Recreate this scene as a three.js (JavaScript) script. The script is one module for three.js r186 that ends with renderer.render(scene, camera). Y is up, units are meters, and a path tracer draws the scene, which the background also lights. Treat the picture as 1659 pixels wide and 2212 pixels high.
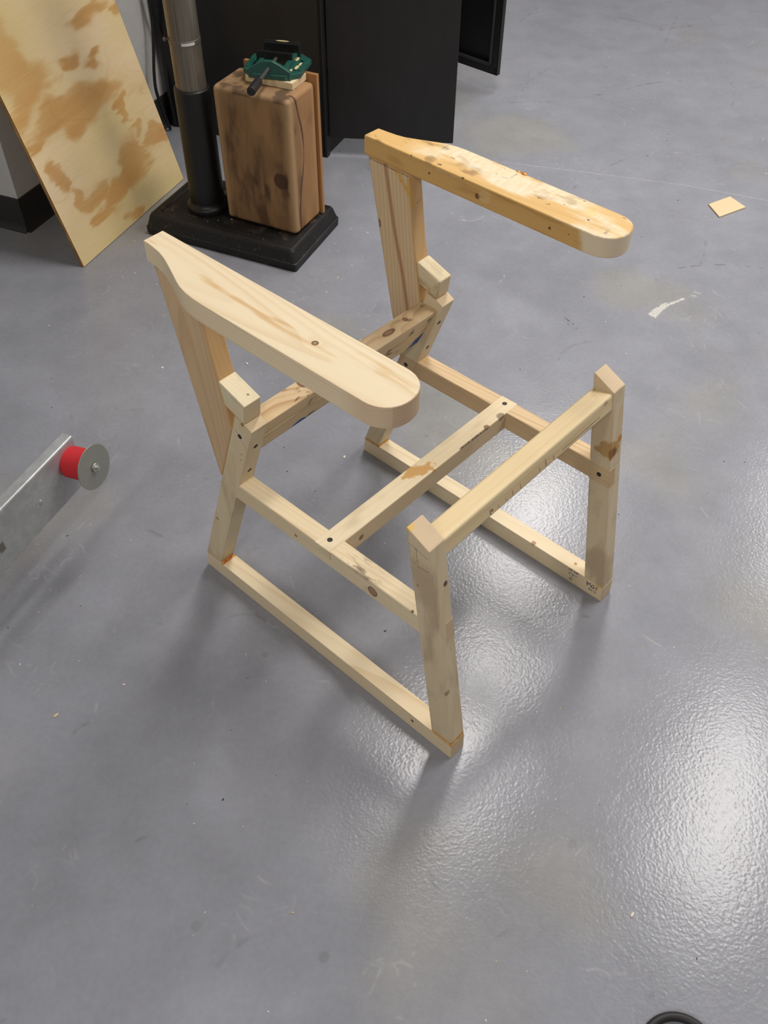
import * as THREE from 'three';
import { RectAreaLightUniformsLib } from 'three/addons/lights/RectAreaLightUniformsLib.js';
import { mergeGeometries } from 'three/addons/utils/BufferGeometryUtils.js';
import { RoundedBoxGeometry } from 'three/addons/geometries/RoundedBoxGeometry.js';

// ---------------------------------------------------------------- camera, light, exposure
const scene = new THREE.Scene();
scene.background = new THREE.Color(0x000000);
const CAM = [0.670791, 1.612013, 0.995658], YAW = -0.737831, PITCH = -0.821915, ROLL = 0.006481, FPX = 1991.17;
const camera = new THREE.PerspectiveCamera(2 * Math.atan(1106 / FPX) * 180 / Math.PI, 1659 / 2212, 0.05, 40);
{
  const f = new THREE.Vector3(Math.cos(PITCH) * Math.sin(YAW), Math.sin(PITCH), -Math.cos(PITCH) * Math.cos(YAW));
  const r0 = new THREE.Vector3(Math.cos(YAW), 0, Math.sin(YAW)), u0 = new THREE.Vector3().crossVectors(r0, f);
  const c = Math.cos(ROLL), s = Math.sin(ROLL);
  const r = r0.clone().multiplyScalar(c).addScaledVector(u0, s), u = u0.clone().multiplyScalar(c).addScaledVector(r0, -s);
  camera.position.set(...CAM);
  camera.quaternion.setFromRotationMatrix(new THREE.Matrix4().makeBasis(r, u, f.clone().negate()));
}
scene.add(camera);
const renderer = new THREE.WebGLRenderer({ antialias: true });
renderer.toneMapping = THREE.LinearToneMapping;
renderer.toneMappingExposure = 1.3;
renderer.shadowMap.enabled = true;
RectAreaLightUniformsLib.init();
const THETA = 0.3443;                                   // the room is turned against the chair frame
const CEIL = 3.05, LIGHT_Y = 2.985, LIGHT_POWER = 22, LIGHT_COLOR = new THREE.Color(1.0, 0.962, 0.915);
// ceiling troffers: place in room axes (across a, along b), length
const LIGHTS = [[-0.29, 1.47], [1.12, 1.55], [-0.42, 3.1], [1.4, 3.9], [2.6, 1.5], [3.2, 4.2], [-1.0, -3.2], [0.5, -2.5]];

// ---------------------------------------------------------------- helpers
const V = (x, y, z) => new THREE.Vector3(x, y, z);
let rs = 12345;
const rnd = () => { rs = (Math.imul(rs, 1664525) + 1013904223) >>> 0; return rs / 4294967296; };
const R = (a, b) => a + (b - a) * rnd();
const clamp = (x, a = 0, b = 1) => x < a ? a : x > b ? b : x;
const sst = (a, b, x) => { const t = clamp((x - a) / (b - a)); return t * t * (3 - 2 * t); };
const mix = (a, b, t) => a + (b - a) * t;
function h3(x, y, z) { let h = Math.imul(x, 374761393) + Math.imul(y, 668265263) + Math.imul(z, 1440662683) | 0; h = Math.imul(h ^ (h >>> 13), 1274126177); h ^= h >>> 16; return ((h >>> 0) / 2147483648) - 1; }
function vn(x, y, z = 0) {
  const X = Math.floor(x), Y = Math.floor(y), Z = Math.floor(z);
  let a = x - X, b = y - Y, c = z - Z; a = a * a * (3 - 2 * a); b = b * b * (3 - 2 * b); c = c * c * (3 - 2 * c);
  const l = (p, q, t) => p + (q - p) * t;
  return l(l(l(h3(X, Y, Z), h3(X + 1, Y, Z), a), l(h3(X, Y + 1, Z), h3(X + 1, Y + 1, Z), a), b),
    l(l(h3(X, Y, Z + 1), h3(X + 1, Y, Z + 1), a), l(h3(X, Y + 1, Z + 1), h3(X + 1, Y + 1, Z + 1), a), b), c);
}
function fbm(x, y, z, o = 4) { let s = 0, a = 0.5; for (let i = 0; i < o; i++) { s += a * vn(x, y, z); x *= 2.03; y *= 2.03; z = z * 2.03 + 7.1; a *= 0.5; } return s; }
const taken = {};
function numbered(n) { const k = taken[n] = (taken[n] ?? -1) + 1; return k ? `${n}_${String(k).padStart(3, '0')}` : n; }
const origin = new WeakMap();
function tag(o, label, category, group) { o.userData.label = label; o.userData.category = category; if (group) o.userData.group = group; return o; }
function thing(name, label, category, pos, group) {
  const o = new THREE.Group(); o.name = numbered(name); o.position.set(...pos); origin.set(o, V(...pos)); scene.add(o);
  return tag(o, label, category, group);
}
// geometry is given in world space; it is moved into the space of its parent thing
function part(parent, name, geo, mat, label) {
  if (Array.isArray(geo)) geo = mergeGeometries(geo.map((g) => g.index ? g.toNonIndexed() : g));
  const m = new THREE.Mesh(geo, mat); m.name = parent === scene ? numbered(name) : name;
  m.castShadow = m.receiveShadow = true;
  if (parent !== scene) { const o = origin.get(parent); geo.translate(-o.x, -o.y, -o.z); origin.set(m, o); }
  if (label) m.userData.label = label;
  parent.add(m); return m;
}
const std = (p) => new THREE.MeshStandardMaterial(p), phy = (p) => new THREE.MeshPhysicalMaterial(p);
function dataTex(w, h, fill, srgb = true) {
  const d = new Uint8Array(w * h * 4); fill(d);
  const t = new THREE.DataTexture(d, w, h, THREE.RGBAFormat); t.magFilter = t.minFilter = THREE.LinearFilter;
  if (srgb) t.colorSpace = THREE.SRGBColorSpace; t.needsUpdate = true; return t;
}
function place(geo, o, ex, ey, ez) { geo.applyMatrix4(new THREE.Matrix4().makeBasis(ex, ey, ez).setPosition(o)); return geo; }
function cylAt(p, n, r, h, seg = 20, r2 = r) {          // cylinder centred on p with its axis along n
  const g = new THREE.CylinderGeometry(r2, r, h, seg), q = new THREE.Quaternion().setFromUnitVectors(V(0, 1, 0), n.clone().normalize());
  g.applyQuaternion(q); g.translate(p.x, p.y, p.z); return g;
}
function latheAt(p, n, pts, seg = 40) {
  const g = new THREE.LatheGeometry(pts.map((a) => new THREE.Vector2(a[0], a[1])), seg);
  g.applyQuaternion(new THREE.Quaternion().setFromUnitVectors(V(0, 1, 0), n.clone().normalize())); g.translate(p.x, p.y, p.z); return g;
}
const roomX = V(Math.cos(THETA), 0, -Math.sin(THETA)), roomB = V(-Math.sin(THETA), 0, -Math.cos(THETA)), UP = V(0, 1, 0);
const room = (a, y, b) => V(0, y, 0).addScaledVector(roomX, a).addScaledVector(roomB, b);
function rbox(a0, a1, y0, y1, b0, b1, r = 0) {          // box in room axes
  const w = a1 - a0, h = y1 - y0, d = b1 - b0;
  const g = r ? new RoundedBoxGeometry(w, h, d, 2, r) : new THREE.BoxGeometry(w, h, d);
  g.rotateY(THETA); const c = room((a0 + a1) / 2, (y0 + y1) / 2, (b0 + b1) / 2); g.translate(c.x, c.y, c.z); return g;
}
function obox(c, ex, ey, ez, w, h, d, r = 0) { return place(r ? new RoundedBoxGeometry(w, h, d, 2, r) : new THREE.BoxGeometry(w, h, d), c, ex, ey, ez); }

// ---------------------------------------------------------------- sawn lumber: shape, solid wood grain, marks
function wood(cfg) {
  const { seed = 1, light = [0.93, 0.865, 0.735], dark = [0.77, 0.625, 0.43], ring = 0.0042, con = 0.5, pw = 0.09, pt = -0.05, tw = 0.02, tt = 0.03, knots = [], warp = 0.004 } = cfg;
  const s = seed * 13.7;
  return (l, w, t, out) => {
    const n1 = vn(l * 3.1 + s, w * 9, t * 9 + s) * warp + vn(l * 11 + s, w * 30, t * 30) * warp * 0.25;
    let r = Math.hypot(w - pw + l * tw + n1, t - pt + l * tt + vn(l * 2.3, w * 9 + s, t * 9) * warp), kd = 0;
    for (const k of knots) {
      const dl = l - k.l, da = k.a === 'w' ? t - k.t : w - k.w, q = (dl * dl) / (k.r * k.r * 16) + (da * da) / (k.r * k.r * 5);
      if (q < 6) r += Math.exp(-q) * k.r * 1.3;
      const e = Math.hypot(dl / (k.e ?? 1), da) / k.r;
      if (e < 1.4) kd = Math.max(kd, (1 - sst(0.85, 1.25, e)) * (0.55 + 0.45 * sst(0.55, 0.95, e) + 0.12 * Math.sin(e * 14)));
    }
    const ph = r / ring, fl = Math.floor(ph), f = ph - fl;
    const late = sst(0.35, 0.9, f) * (1 - sst(0.93, 1, f)) * (0.6 + 0.4 * h3(fl, 3, seed | 0));
    const fib = vn(l * 22 + s, w * 700, t * 700) * 0.55 + vn(l * 60, w * 1500 + s, t * 1500) * 0.45;
    const tone = vn(l * 3 + s, w * 16 + s, t * 16) * 0.6 + vn(l * 9, w * 40, t * 40 + s) * 0.4;
    const m = clamp(late * con + fib * 0.07 + tone * 0.13 + 0.07, -0.1, 1);
    for (let i = 0; i < 3; i++) out[i] = mix(mix(light[i], dark[i], m), [0.36, 0.22, 0.12][i], kd * 0.85);
  };
}
function outline(pts, fil) {
  const n = pts.length, out = [];
  for (let i = 0; i < n; i++) {
    const p = pts[i], a = pts[(i + n - 1) % n], b = pts[(i + 1) % n];
    let d0 = [p[0] - a[0], p[1] - a[1]], d1 = [b[0] - p[0], b[1] - p[1]];
    const l0 = Math.hypot(...d0), l1 = Math.hypot(...d1); d0 = d0.map((x) => x / l0); d1 = d1.map((x) => x / l1);
    const cr = d0[0] * d1[1] - d0[1] * d1[0], ang = Math.atan2(cr, d0[0] * d1[0] + d0[1] * d1[1]);
    const n0 = [d0[1], -d0[0]], n1 = [d1[1], -d1[0]];
    if (Math.abs(ang) < 0.42) { const m = [n0[0] + n1[0], n0[1] + n1[1]], q = Math.hypot(...m); out.push([p[0], p[1], m[0] / q, m[1] / q]); }
    else if (ang > 0 && fil > 0) {
      const r = Math.min(fil, 0.4 * Math.min(l0, l1) / Math.tan(ang / 2)), tl = r * Math.tan(ang / 2);
      const c = [p[0] - d0[0] * tl - n0[0] * r, p[1] - d0[1] * tl - n0[1] * r], a0 = Math.atan2(n0[1], n0[0]);
      for (let k = 0; k <= 3; k++) { const A = a0 + ang * k / 3, x = Math.cos(A), y = Math.sin(A); out.push([c[0] + r * x, c[1] + r * y, x, y]); }
    } else { out.push([p[0], p[1], ...n0]); out.push([p[0], p[1], ...n1]); }
  }
  return out;
}
const BUMPY = { roughness: 0.62 };
// poly in (l, w); thickness T along t; frame O, el, ew, et in the world; marks(c, p, face, l, w, t) paints real stains and print
function board(parent, name, poly, T, O, el, ew, et, o = {}) {
  const b = o.bevel ?? 0.0012, P = outline(poly, Math.max(o.fillet ?? 0.0015, b * 1.03)), N = P.length, res = o.res ?? 1000;
  let lo = [1e9, 1e9], hi = [-1e9, -1e9];
  for (const p of P) for (let k = 0; k < 2; k++) { lo[k] = Math.min(lo[k], p[k]); hi[k] = Math.max(hi[k], p[k]); }
  const L = hi[0] - lo[0], Wd = hi[1] - lo[1], pad = 3, px = (m) => Math.ceil(m * res) + 2 * pad;
  const rows = []; let cur = null;                       // strips of the side wall
  for (let i = 0; i < N; i++) {
    const p = P[i], q = P[(i + 1) % N], d = Math.hypot(q[0] - p[0], q[1] - p[1]);
    if (d < 1e-6) continue;
    if (!cur || cur.len + d > Math.max(L, Wd) * 1.02 + 0.004) rows.push(cur = { len: 0, seg: [] });
    cur.seg.push([i, cur.len, d]); cur.len += d;
  }
  const TW = Math.max(px(L), ...rows.map((r) => px(r.len))), hC = px(Wd), hS = px(T);
  const TH = 2 * hC + rows.length * hS;
  const pos = [], nor = [], uv = [], W3 = (l, w, t) => [O.x + el.x * l + ew.x * w + et.x * t, O.y + el.y * l + ew.y * w + et.y * t, O.z + el.z * l + ew.z * w + et.z * t];
  const put = (l, w, t, nl, nw, nt, u, v) => { pos.push(...W3(l, w, t)); nor.push(el.x * nl + ew.x * nw + et.x * nt, el.y * nl + ew.y * nw + et.y * nt, el.z * nl + ew.z * nw + et.z * nt); uv.push(u / TW, v / TH); };
  const ins = P.map((p) => [p[0] - p[2] * b, p[1] - p[3] * b]);
  const tri = THREE.ShapeUtils.triangulateShape(ins.map((p) => new THREE.Vector2(p[0], p[1])), []);
  for (const f of [1, 0]) for (const t of tri) for (const k of f ? t : [t[0], t[2], t[1]]) {
    const [l, w] = ins[k]; put(l, w, f ? T : 0, 0, 0, f ? 1 : -1, pad + (l - lo[0]) * res, (f ? 0 : hC) + pad + (w - lo[1]) * res);
  }
  const rings = [[b, 0, -1], [b * 0.293, b * 0.293, -0.707], [0, b, 0], [0, T - b, 0], [b * 0.293, T - b * 0.293, 0.707], [b, T, 1]];
  rows.forEach((row, ri) => { for (const [i, s0, d] of row.seg) {
    const j = (i + 1) % N;
    for (let k = 0; k < 5; k++) {
      const vert = (idx, s, rg) => { const p = P[idx], q = Math.sqrt(1 - rg[2] * rg[2]); put(p[0] - p[2] * rg[0], p[1] - p[3] * rg[0], rg[1], p[2] * q, p[3] * q, rg[2], pad + s * res, 2 * hC + ri * hS + pad + rg[1] * res); };
      const A = rings[k], B = rings[k + 1];
      vert(i, s0, A); vert(j, s0 + d, A); vert(j, s0 + d, B); vert(i, s0, A); vert(j, s0 + d, B); vert(i, s0, B);
    }
  } });
  const g = new THREE.BufferGeometry();
  g.setAttribute('position', new THREE.Float32BufferAttribute(pos, 3)); g.setAttribute('normal', new THREE.Float32BufferAttribute(nor, 3)); g.setAttribute('uv', new THREE.Float32BufferAttribute(uv, 2));
  const col = o.paint ?? wood(o.wood ?? {}), c = [0, 0, 0];
  const map = dataTex(TW, TH, (D) => {
    const shade = (x, y, l, w, t, face, nl) => {
      if (o.grainT) col(t - T / 2, l, w, c, face); else col(l, w, t, c, face);
      if (face === 'S' && Math.abs(nl) > 0.8 && !o.paint && !o.plainEnds) { c[0] *= 0.93; c[1] *= 0.90; c[2] *= 0.88; }
      if (o.marks) { const p = W3(l, w, t); o.marks(c, p, face, l, w, t); }
      const k = (y * TW + x) * 4; for (let i = 0; i < 3; i++) D[k + i] = clamp(c[i]) * 255; D[k + 3] = 255;
    };
    for (const f of [1, 0]) for (let y = 0; y < hC; y++) for (let x = 0; x < px(L); x++) shade(x, y + (f ? 0 : hC), lo[0] + (x + 0.5 - pad) / res, lo[1] + (y + 0.5 - pad) / res, f ? T : 0, f ? 'A' : 'B', 0);
    rows.forEach((row, ri) => { let si = 0; for (let x = 0; x < px(row.len); x++) {
      const s = (x + 0.5 - pad) / res; while (si < row.seg.length - 1 && s > row.seg[si][1] + row.seg[si][2]) si++;
      const [i, s0, d] = row.seg[si], p = P[i], q = P[(i + 1) % N], k = (s - s0) / d;
      const l = mix(p[0], q[0], k), w = mix(p[1], q[1], k), nl = mix(p[2], q[2], clamp(k));
      for (let y = 0; y < hS; y++) shade(x, 2 * hC + ri * hS + y, l, w, (y + 0.5 - pad) / res, 'S', nl);
    } });
  });
  const mat = o.material ? o.material(map) : std({ map, ...BUMPY });
  return part(parent, name, g, mat, o.label);
}
// board lying in the side plane of the chair: points in world (x, y), grain from a to b, z from z0 to z0 + T
function sideBoard(parent, name, pts, a, b, z0, T, o) {
  const q = Math.hypot(b[0] - a[0], b[1] - a[1]), e = V((b[0] - a[0]) / q, (b[1] - a[1]) / q, 0), w = V(-e.y, e.x, 0), O = V(a[0], a[1], z0);
  let poly = pts.map((p) => { const d = V(p[0] - a[0], p[1] - a[1], 0); return [d.dot(e), d.dot(w)]; });
  let area = 0; poly.forEach((p, i) => { const n = poly[(i + 1) % poly.length]; area += p[0] * n[1] - n[0] * p[1]; });
  if (area < 0) poly = poly.reverse();
  return board(parent, name, poly, T, O, e, w, V(0, 0, 1), o);
}
// stain helpers, all in world metres
const tint = (c, rgb, k) => { if (k > 0) for (let i = 0; i < 3; i++) c[i] = mix(c[i], rgb[i], clamp(k)); };
const blob = (p, q, r, s = 0, wob = 0.5) => { const d = Math.hypot(p[0] - q[0], p[1] - q[1], p[2] - q[2]) / r; return d > 2 ? 0 : 1 - sst(0.7, 1.1, d + wob * fbm(p[0] * 60 + s, p[1] * 60, p[2] * 60, 3)); };
const stroke = (p, a, b, r, s = 0) => {                 // line mark from a to b
  const ab = [b[0] - a[0], b[1] - a[1], b[2] - a[2]], L2 = ab[0] ** 2 + ab[1] ** 2 + ab[2] ** 2;
  const t = clamp(((p[0] - a[0]) * ab[0] + (p[1] - a[1]) * ab[1] + (p[2] - a[2]) * ab[2]) / L2);
  const d = Math.hypot(p[0] - a[0] - ab[0] * t, p[1] - a[1] - ab[1] * t, p[2] - a[2] - ab[2] * t) / r;
  return d > 1.6 ? 0 : (1 - sst(0.5, 1.2, d)) * (0.75 + 0.5 * vn(p[0] * 300 + s, p[1] * 300, p[2] * 300));
};
const GLUE = [0.80, 0.52, 0.16], GLUE2 = [0.83, 0.66, 0.33], DARK = [0.2, 0.14, 0.09], PENCIL = [0.42, 0.36, 0.29];

// ---------------------------------------------------------------- room
const FX0 = -4.1, FZ0 = -4.7, FW = 5.6, FH = 6.2;       // floor area with its own paint wear map
{
  const TW = 1850, TH = 2048, sx = TW / FW, sz = TH / FH, light = new Float32Array(TW * TH), dark = new Float32Array(TW * TH);
  const dab = (m, x, z, r, k) => {
    const cx = (x - FX0) * sx, cz = (z - FZ0) * sz, q = r * sx, e = Math.ceil(q + 1);
    for (let j = -e; j <= e; j++) for (let i = -e; i <= e; i++) {
      const X = Math.floor(cx) + i, Z = Math.floor(cz) + j; if (X < 0 || Z < 0 || X >= TW || Z >= TH) continue;
      const d = Math.hypot(X + 0.5 - cx, Z + 0.5 - cz), a = k * clamp(q + 0.5 - d); if (a > m[Z * TW + X]) m[Z * TW + X] = a;
    }
  };
  const curve = (m, x, z, ang, len, bend, r, k, gap = 0) => {
    const n = Math.max(3, Math.ceil(len / 0.002)); let g = R(0, 50);
    for (let i = 0; i < n; i++) {
      x += Math.cos(ang) * len / n; z += Math.sin(ang) * len / n; ang += bend / n;
      const a = gap ? sst(gap - 0.35, gap + 0.35, vn(x * 60 + g, z * 60)) : 1; if (a > 0.02) dab(m, x, z, r, k * a);
    }
  };
  for (let i = 0; i < 620; i++) curve(light, R(-3, 1.3), R(-3.6, 1.3), R(-0.5, 0.7) + (rnd() < 0.3 ? R(0, 3) : 0.6), R(0.015, 0.09), R(-1.4, 1.4), R(0.0005, 0.0017), R(0.08, 0.36), 0.05);
  for (let i = 0; i < 60; i++) { const x = R(-2.6, 0.9), z = R(-2.6, 1.2); for (let k = 0; k < 9; k++) curve(light, x + R(-0.05, 0.05), z + R(-0.05, 0.05), R(0, 6.28), R(0.01, 0.05), R(-2, 2), 0.0014, R(0.1, 0.3), -0.1); }
  for (let i = 0; i < 70; i++) curve(dark, R(-2.2, 0.9), R(-3.9, -1.2), R(-2.2, -0.3), R(0.05, 0.4), R(-0.8, 0.8), R(0.001, 0.006), R(0.05, 0.22), 0.15);
  for (let i = 0; i < 50; i++) curve(dark, R(-1.5, 1), R(-1.2, 1.2), R(0, 6.28), R(0.02, 0.2), R(-1.5, 1.5), R(0.001, 0.004), R(0.04, 0.14), 0.2);
  for (let i = 0; i < 16; i++) dab(dark, R(-0.6, 0.9), R(-0.9, 0.9), R(0.003, 0.009), R(0.05, 0.13));
  // the long pale line and the white paint scuff
  const ln = [[-1.278, -1.672], [-0.963, -1.844], [-0.625, -2.018], [-0.357, -2.119], [0.1, -2.28]];
  for (let i = 0; i < 4; i++) for (let k = 0; k < 400; k++) { const t = k / 400; dab(light, mix(ln[i][0], ln[i + 1][0], t), mix(ln[i][1], ln[i + 1][1], t), 0.0016, 0.34 + 0.16 * vn(k * 0.06, i)); }
  for (let k = 0; k < 900; k++) { const t = rnd(), w = R(-1, 1) * 0.013 * (1 - 0.6 * t), x = mix(-0.29, -0.268, t) + w * 1.0, z = mix(-1.243, -1.39, t) + w * 0.12 + 0.006 * Math.sin(t * 3); if (vn(x * 150, z * 40) + 0.35 - Math.abs(w) * 12 > 0) dab(light, x - 0.012 * Math.sin(t * 3.1), z, 0.0017, 0.82); }
  for (let k = 0; k < 24; k++) dab(light, R(-0.262, -0.245), R(-1.45, -1.41), 0.0014, 0.7);
  curve(light, -0.75, -1.12, 0.7, 0.07, 1.7, 0.002, 0.4, -0.1); curve(light, -1.02, -1.36, 1.3, 0.1, 1.6, 0.002, 0.3, 0); curve(light, -0.86, -0.72, 0.9, 0.15, -0.6, 0.0016, 0.36, -0.1);
  for (let k = 0; k < 12; k++) { const t = R(-1, 1) * R(0, 1); dab(dark, -0.46 + t * 0.06, -1.05 + t * 0.02 + R(-0.012, 0.012), R(0.0012, 0.003), R(0.3, 0.6)); }
  const map = dataTex(TW, TH, (D) => { for (let j = 0; j < TH; j++) for (let i = 0; i < TW; i++) {
    const x = FX0 + i / sx, z = FZ0 + j / sz, k = j * TW + i;
    const f1 = fbm(x * 1.6 + 5, z * 1.6, 2, 3), f2 = fbm(x * 14, z * 14, 5, 3), f3 = vn(x * 160, z * 160, 1), cl = sst(0.18, 0.6, fbm(x * 5 + 9, z * 5, 8, 4)) * 0.045;
    const v = 1 + f1 * 0.06 + f2 * 0.05 + f3 * 0.018 + cl, yel = sst(0.12, 0.5, fbm(x * 2.2 + 31, z * 2.2, 4, 3)) * 0.02;
    const a = light[k], d = dark[k], base = [0.566 * v + yel, 0.573 * v + yel * 0.6, 0.604 * v - yel];
    for (let q = 0; q < 3; q++) D[k * 4 + q] = clamp(mix(mix(base[q], [0.90, 0.88, 0.84][q], a), [0.2, 0.19, 0.17][q], d)) * 255; D[k * 4 + 3] = 255;
  } });
  map.wrapS = map.wrapT = THREE.MirroredRepeatWrapping; map.repeat.set(1 / FW, 1 / FH); map.offset.set(-FX0 / FW, -FZ0 / FH);
  const BS = 1024, TILE = 0.60, per = (x, y, n, s) => { const X = Math.floor(x), Y = Math.floor(y); let a = x - X, b = y - Y; a = a * a * (3 - 2 * a); b = b * b * (3 - 2 * b); const g = (i, j) => h3(((i % n) + n) % n, ((j % n) + n) % n, s); return mix(mix(g(X, Y), g(X + 1, Y), a), mix(g(X, Y + 1), g(X + 1, Y + 1), a), b); };
  const bump = dataTex(BS, BS, (D) => { for (let j = 0; j < BS; j++) for (let i = 0; i < BS; i++) {
    const u = i / BS, v = j / BS, h = per(u * 140, v * 140, 140, 1) * 0.5 + per(u * 230, v * 230, 230, 2) * 0.3;
    const k = (j * BS + i) * 4; D[k] = D[k + 1] = D[k + 2] = clamp(0.5 + h * 0.42) * 255; D[k + 3] = 255;
  } }, false);
  bump.wrapS = bump.wrapT = THREE.RepeatWrapping; bump.repeat.set(1 / TILE, 1 / TILE);
  const fm = phy({ map, bumpMap: bump, bumpScale: 0.00034, roughness: 0.21, ior: 1.5, specularIntensity: 0.85 });
  const g = new THREE.BoxGeometry(8.4, 0.1, 11.4, 1, 1, 1); g.rotateY(THETA); const c = room(0.5, -0.05, 1.5); g.translate(c.x, c.y, c.z);
  const p = g.attributes.position, uv = g.attributes.uv; for (let i = 0; i < p.count; i++) uv.setXY(i, p.getX(i), p.getZ(i));
  part(scene, 'floor', g, fm).userData.kind = 'structure';
}
const wallTex = dataTex(512, 512, (D) => { for (let j = 0; j < 512; j++) for (let i = 0; i < 512; i++) { const v = 0.80 + 0.03 * fbm(i * 0.02, j * 0.02, 1, 4) + 0.012 * vn(i * 0.5, j * 0.5, 2), k = (j * 512 + i) * 4; D[k] = v * 255; D[k + 1] = v * 252; D[k + 2] = v * 248; D[k + 3] = 255; } });
wallTex.wrapS = wallTex.wrapT = THREE.RepeatWrapping;
const wallMat = std({ map: wallTex, roughness: 0.8 }), ceilMat = std({ map: wallTex, roughness: 0.9 });
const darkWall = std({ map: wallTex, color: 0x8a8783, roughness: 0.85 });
const rubber = std({ color: new THREE.Color(0.028, 0.026, 0.025), roughness: 0.5 });
function struct(name, g, m) { const o = part(scene, name, g, m); o.userData.kind = 'structure'; return o; }
const WB = 0.929, WA = -1.86;                           // corner of the wall behind the plywood
struct('wall_left', rbox(WA - 1.24, WA, 0, CEIL, WB, 7.1), wallMat);
struct('wall_left_recess', rbox(-3.2, -3.1, 0, CEIL, -4.1, WB), wallMat);
struct('wall_far', rbox(-3.2, 4.6, 0, CEIL, 7.1, 7.2), darkWall);
struct('wall_right', rbox(4.6, 4.7, 0, CEIL, -4.2, 7.2), darkWall);
struct('wall_near', rbox(-3.2, 4.6, 0, CEIL, -4.2, -4.1), darkWall);
struct('ceiling', rbox(-3.2, 4.7, CEIL, CEIL + 0.1, -4.2, 7.2), ceilMat);
{ // rubber cove base: upright strip with a rounded toe
  const prof = (len) => { const s = new THREE.Shape(); s.moveTo(0, 0); s.lineTo(0.016, 0); s.quadraticCurveTo(0.006, 0.004, 0.004, 0.022); s.lineTo(0.004, 0.112); s.quadraticCurveTo(0.004, 0.116, 0, 0.116); return new THREE.ExtrudeGeometry(s, { depth: len, bevelEnabled: false, curveSegments: 6 }); };
  // runs along the wall_left face, from its corner to the far wall
  struct('baseboard_left', place(prof(7.1 - WB + 0.004), room(WA, 0, 7.1), roomX, UP, roomX.clone().cross(UP)).applyMatrix4(new THREE.Matrix4()), rubber);
  struct('baseboard_corner', place(prof(1.24 + 0.004), room(WA + 0.004, 0, WB), roomB.clone().negate(), UP, roomX.clone().negate()), rubber);
}

// ---------------------------------------------------------------- ceiling lights (above the frame)
const whitePaint = std({ color: 0xe8e6e0, roughness: 0.5 });
for (const [a, b] of LIGHTS) {
  const p = room(a, LIGHT_Y, b), t = thing('ceiling_light', 'white fluorescent ceiling fitting with a glowing diffuser, one of the rows above the workshop', 'light', [p.x, p.y, p.z], 'fluorescent ceiling fittings');
  part(t, 'housing', [rbox(a - 0.17, a + 0.17, LIGHT_Y + 0.02, CEIL - 0.002, b - 0.62, b + 0.62, 0.006)], whitePaint);
  part(t, 'diffuser', rbox(a - 0.15, a + 0.15, LIGHT_Y + 0.008, LIGHT_Y + 0.02, b - 0.6, b + 0.6), std({ color: 0xffffff, emissive: LIGHT_COLOR, emissiveIntensity: 1.5, roughness: 0.4 }));
  const l = new THREE.RectAreaLight(LIGHT_COLOR, LIGHT_POWER, 0.3, 1.2);
  l.rotation.order = 'YXZ'; l.rotation.set(-Math.PI / 2, THETA, 0); l.position.set(0, 0.004, 0); l.castShadow = true; t.add(l);
}

// ---------------------------------------------------------------- chair frame
const HZ = 0.27514, T = 0.038, NI = HZ - T, FO = -HZ, FI = FO + T;
const chair = thing('chair_frame', 'unfinished pale pine armchair frame with two flat arms and no seat on the grey floor', 'chair', [-0.16, 0, 0]);
const screwMat = std({ color: new THREE.Color(0.012, 0.010, 0.009), roughness: 0.55 });
function screw(parent, p, n, r = 0.0052) { const N = V(...n).normalize(); return part(parent, 'screw', latheAt(V(...p).addScaledVector(N, -0.005), N, [[0.0001, 0], [r, 0], [r, 0.0052], [r * 0.8, 0.0054], [0.0001, 0.0050]], 20), screwMat); }
const legUp = V(-0.161, 0.987, 0), legFwd = V(0.987, 0.161, 0);
// print on the far runner (lumber grade stamp, upside down on its inner face)
const stampCanvas = document.createElement('canvas'); stampCanvas.width = 512; stampCanvas.height = 256;
const stamp = (() => {
  const g = stampCanvas.getContext('2d'); g.fillStyle = '#fff'; g.fillRect(0, 0, 512, 256); g.fillStyle = '#000'; g.textAlign = 'center'; g.textBaseline = 'middle';
  g.font = 'bold italic 92px sans-serif'; g.fillText('IDA', 120, 150); g.font = 'bold 40px sans-serif'; g.fillText('W.GA', 110, 75);
  g.font = 'bold 84px sans-serif'; g.fillText('2', 405, 62); g.font = 'bold 40px sans-serif'; g.fillText('S--P--F', 390, 135); g.font = 'bold 46px sans-serif'; g.fillText('KD-HT', 395, 205);
  const d = g.getImageData(0, 0, 512, 256).data; return (u, v) => { const x = Math.floor(u * 512), y = Math.floor(v * 256); return x < 0 || y < 0 || x > 511 || y > 255 ? 0 : 1 - d[(y * 512 + x) * 4] / 255; };
})();
const FRAME = [[1, NI], [-1, FO]];
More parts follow.
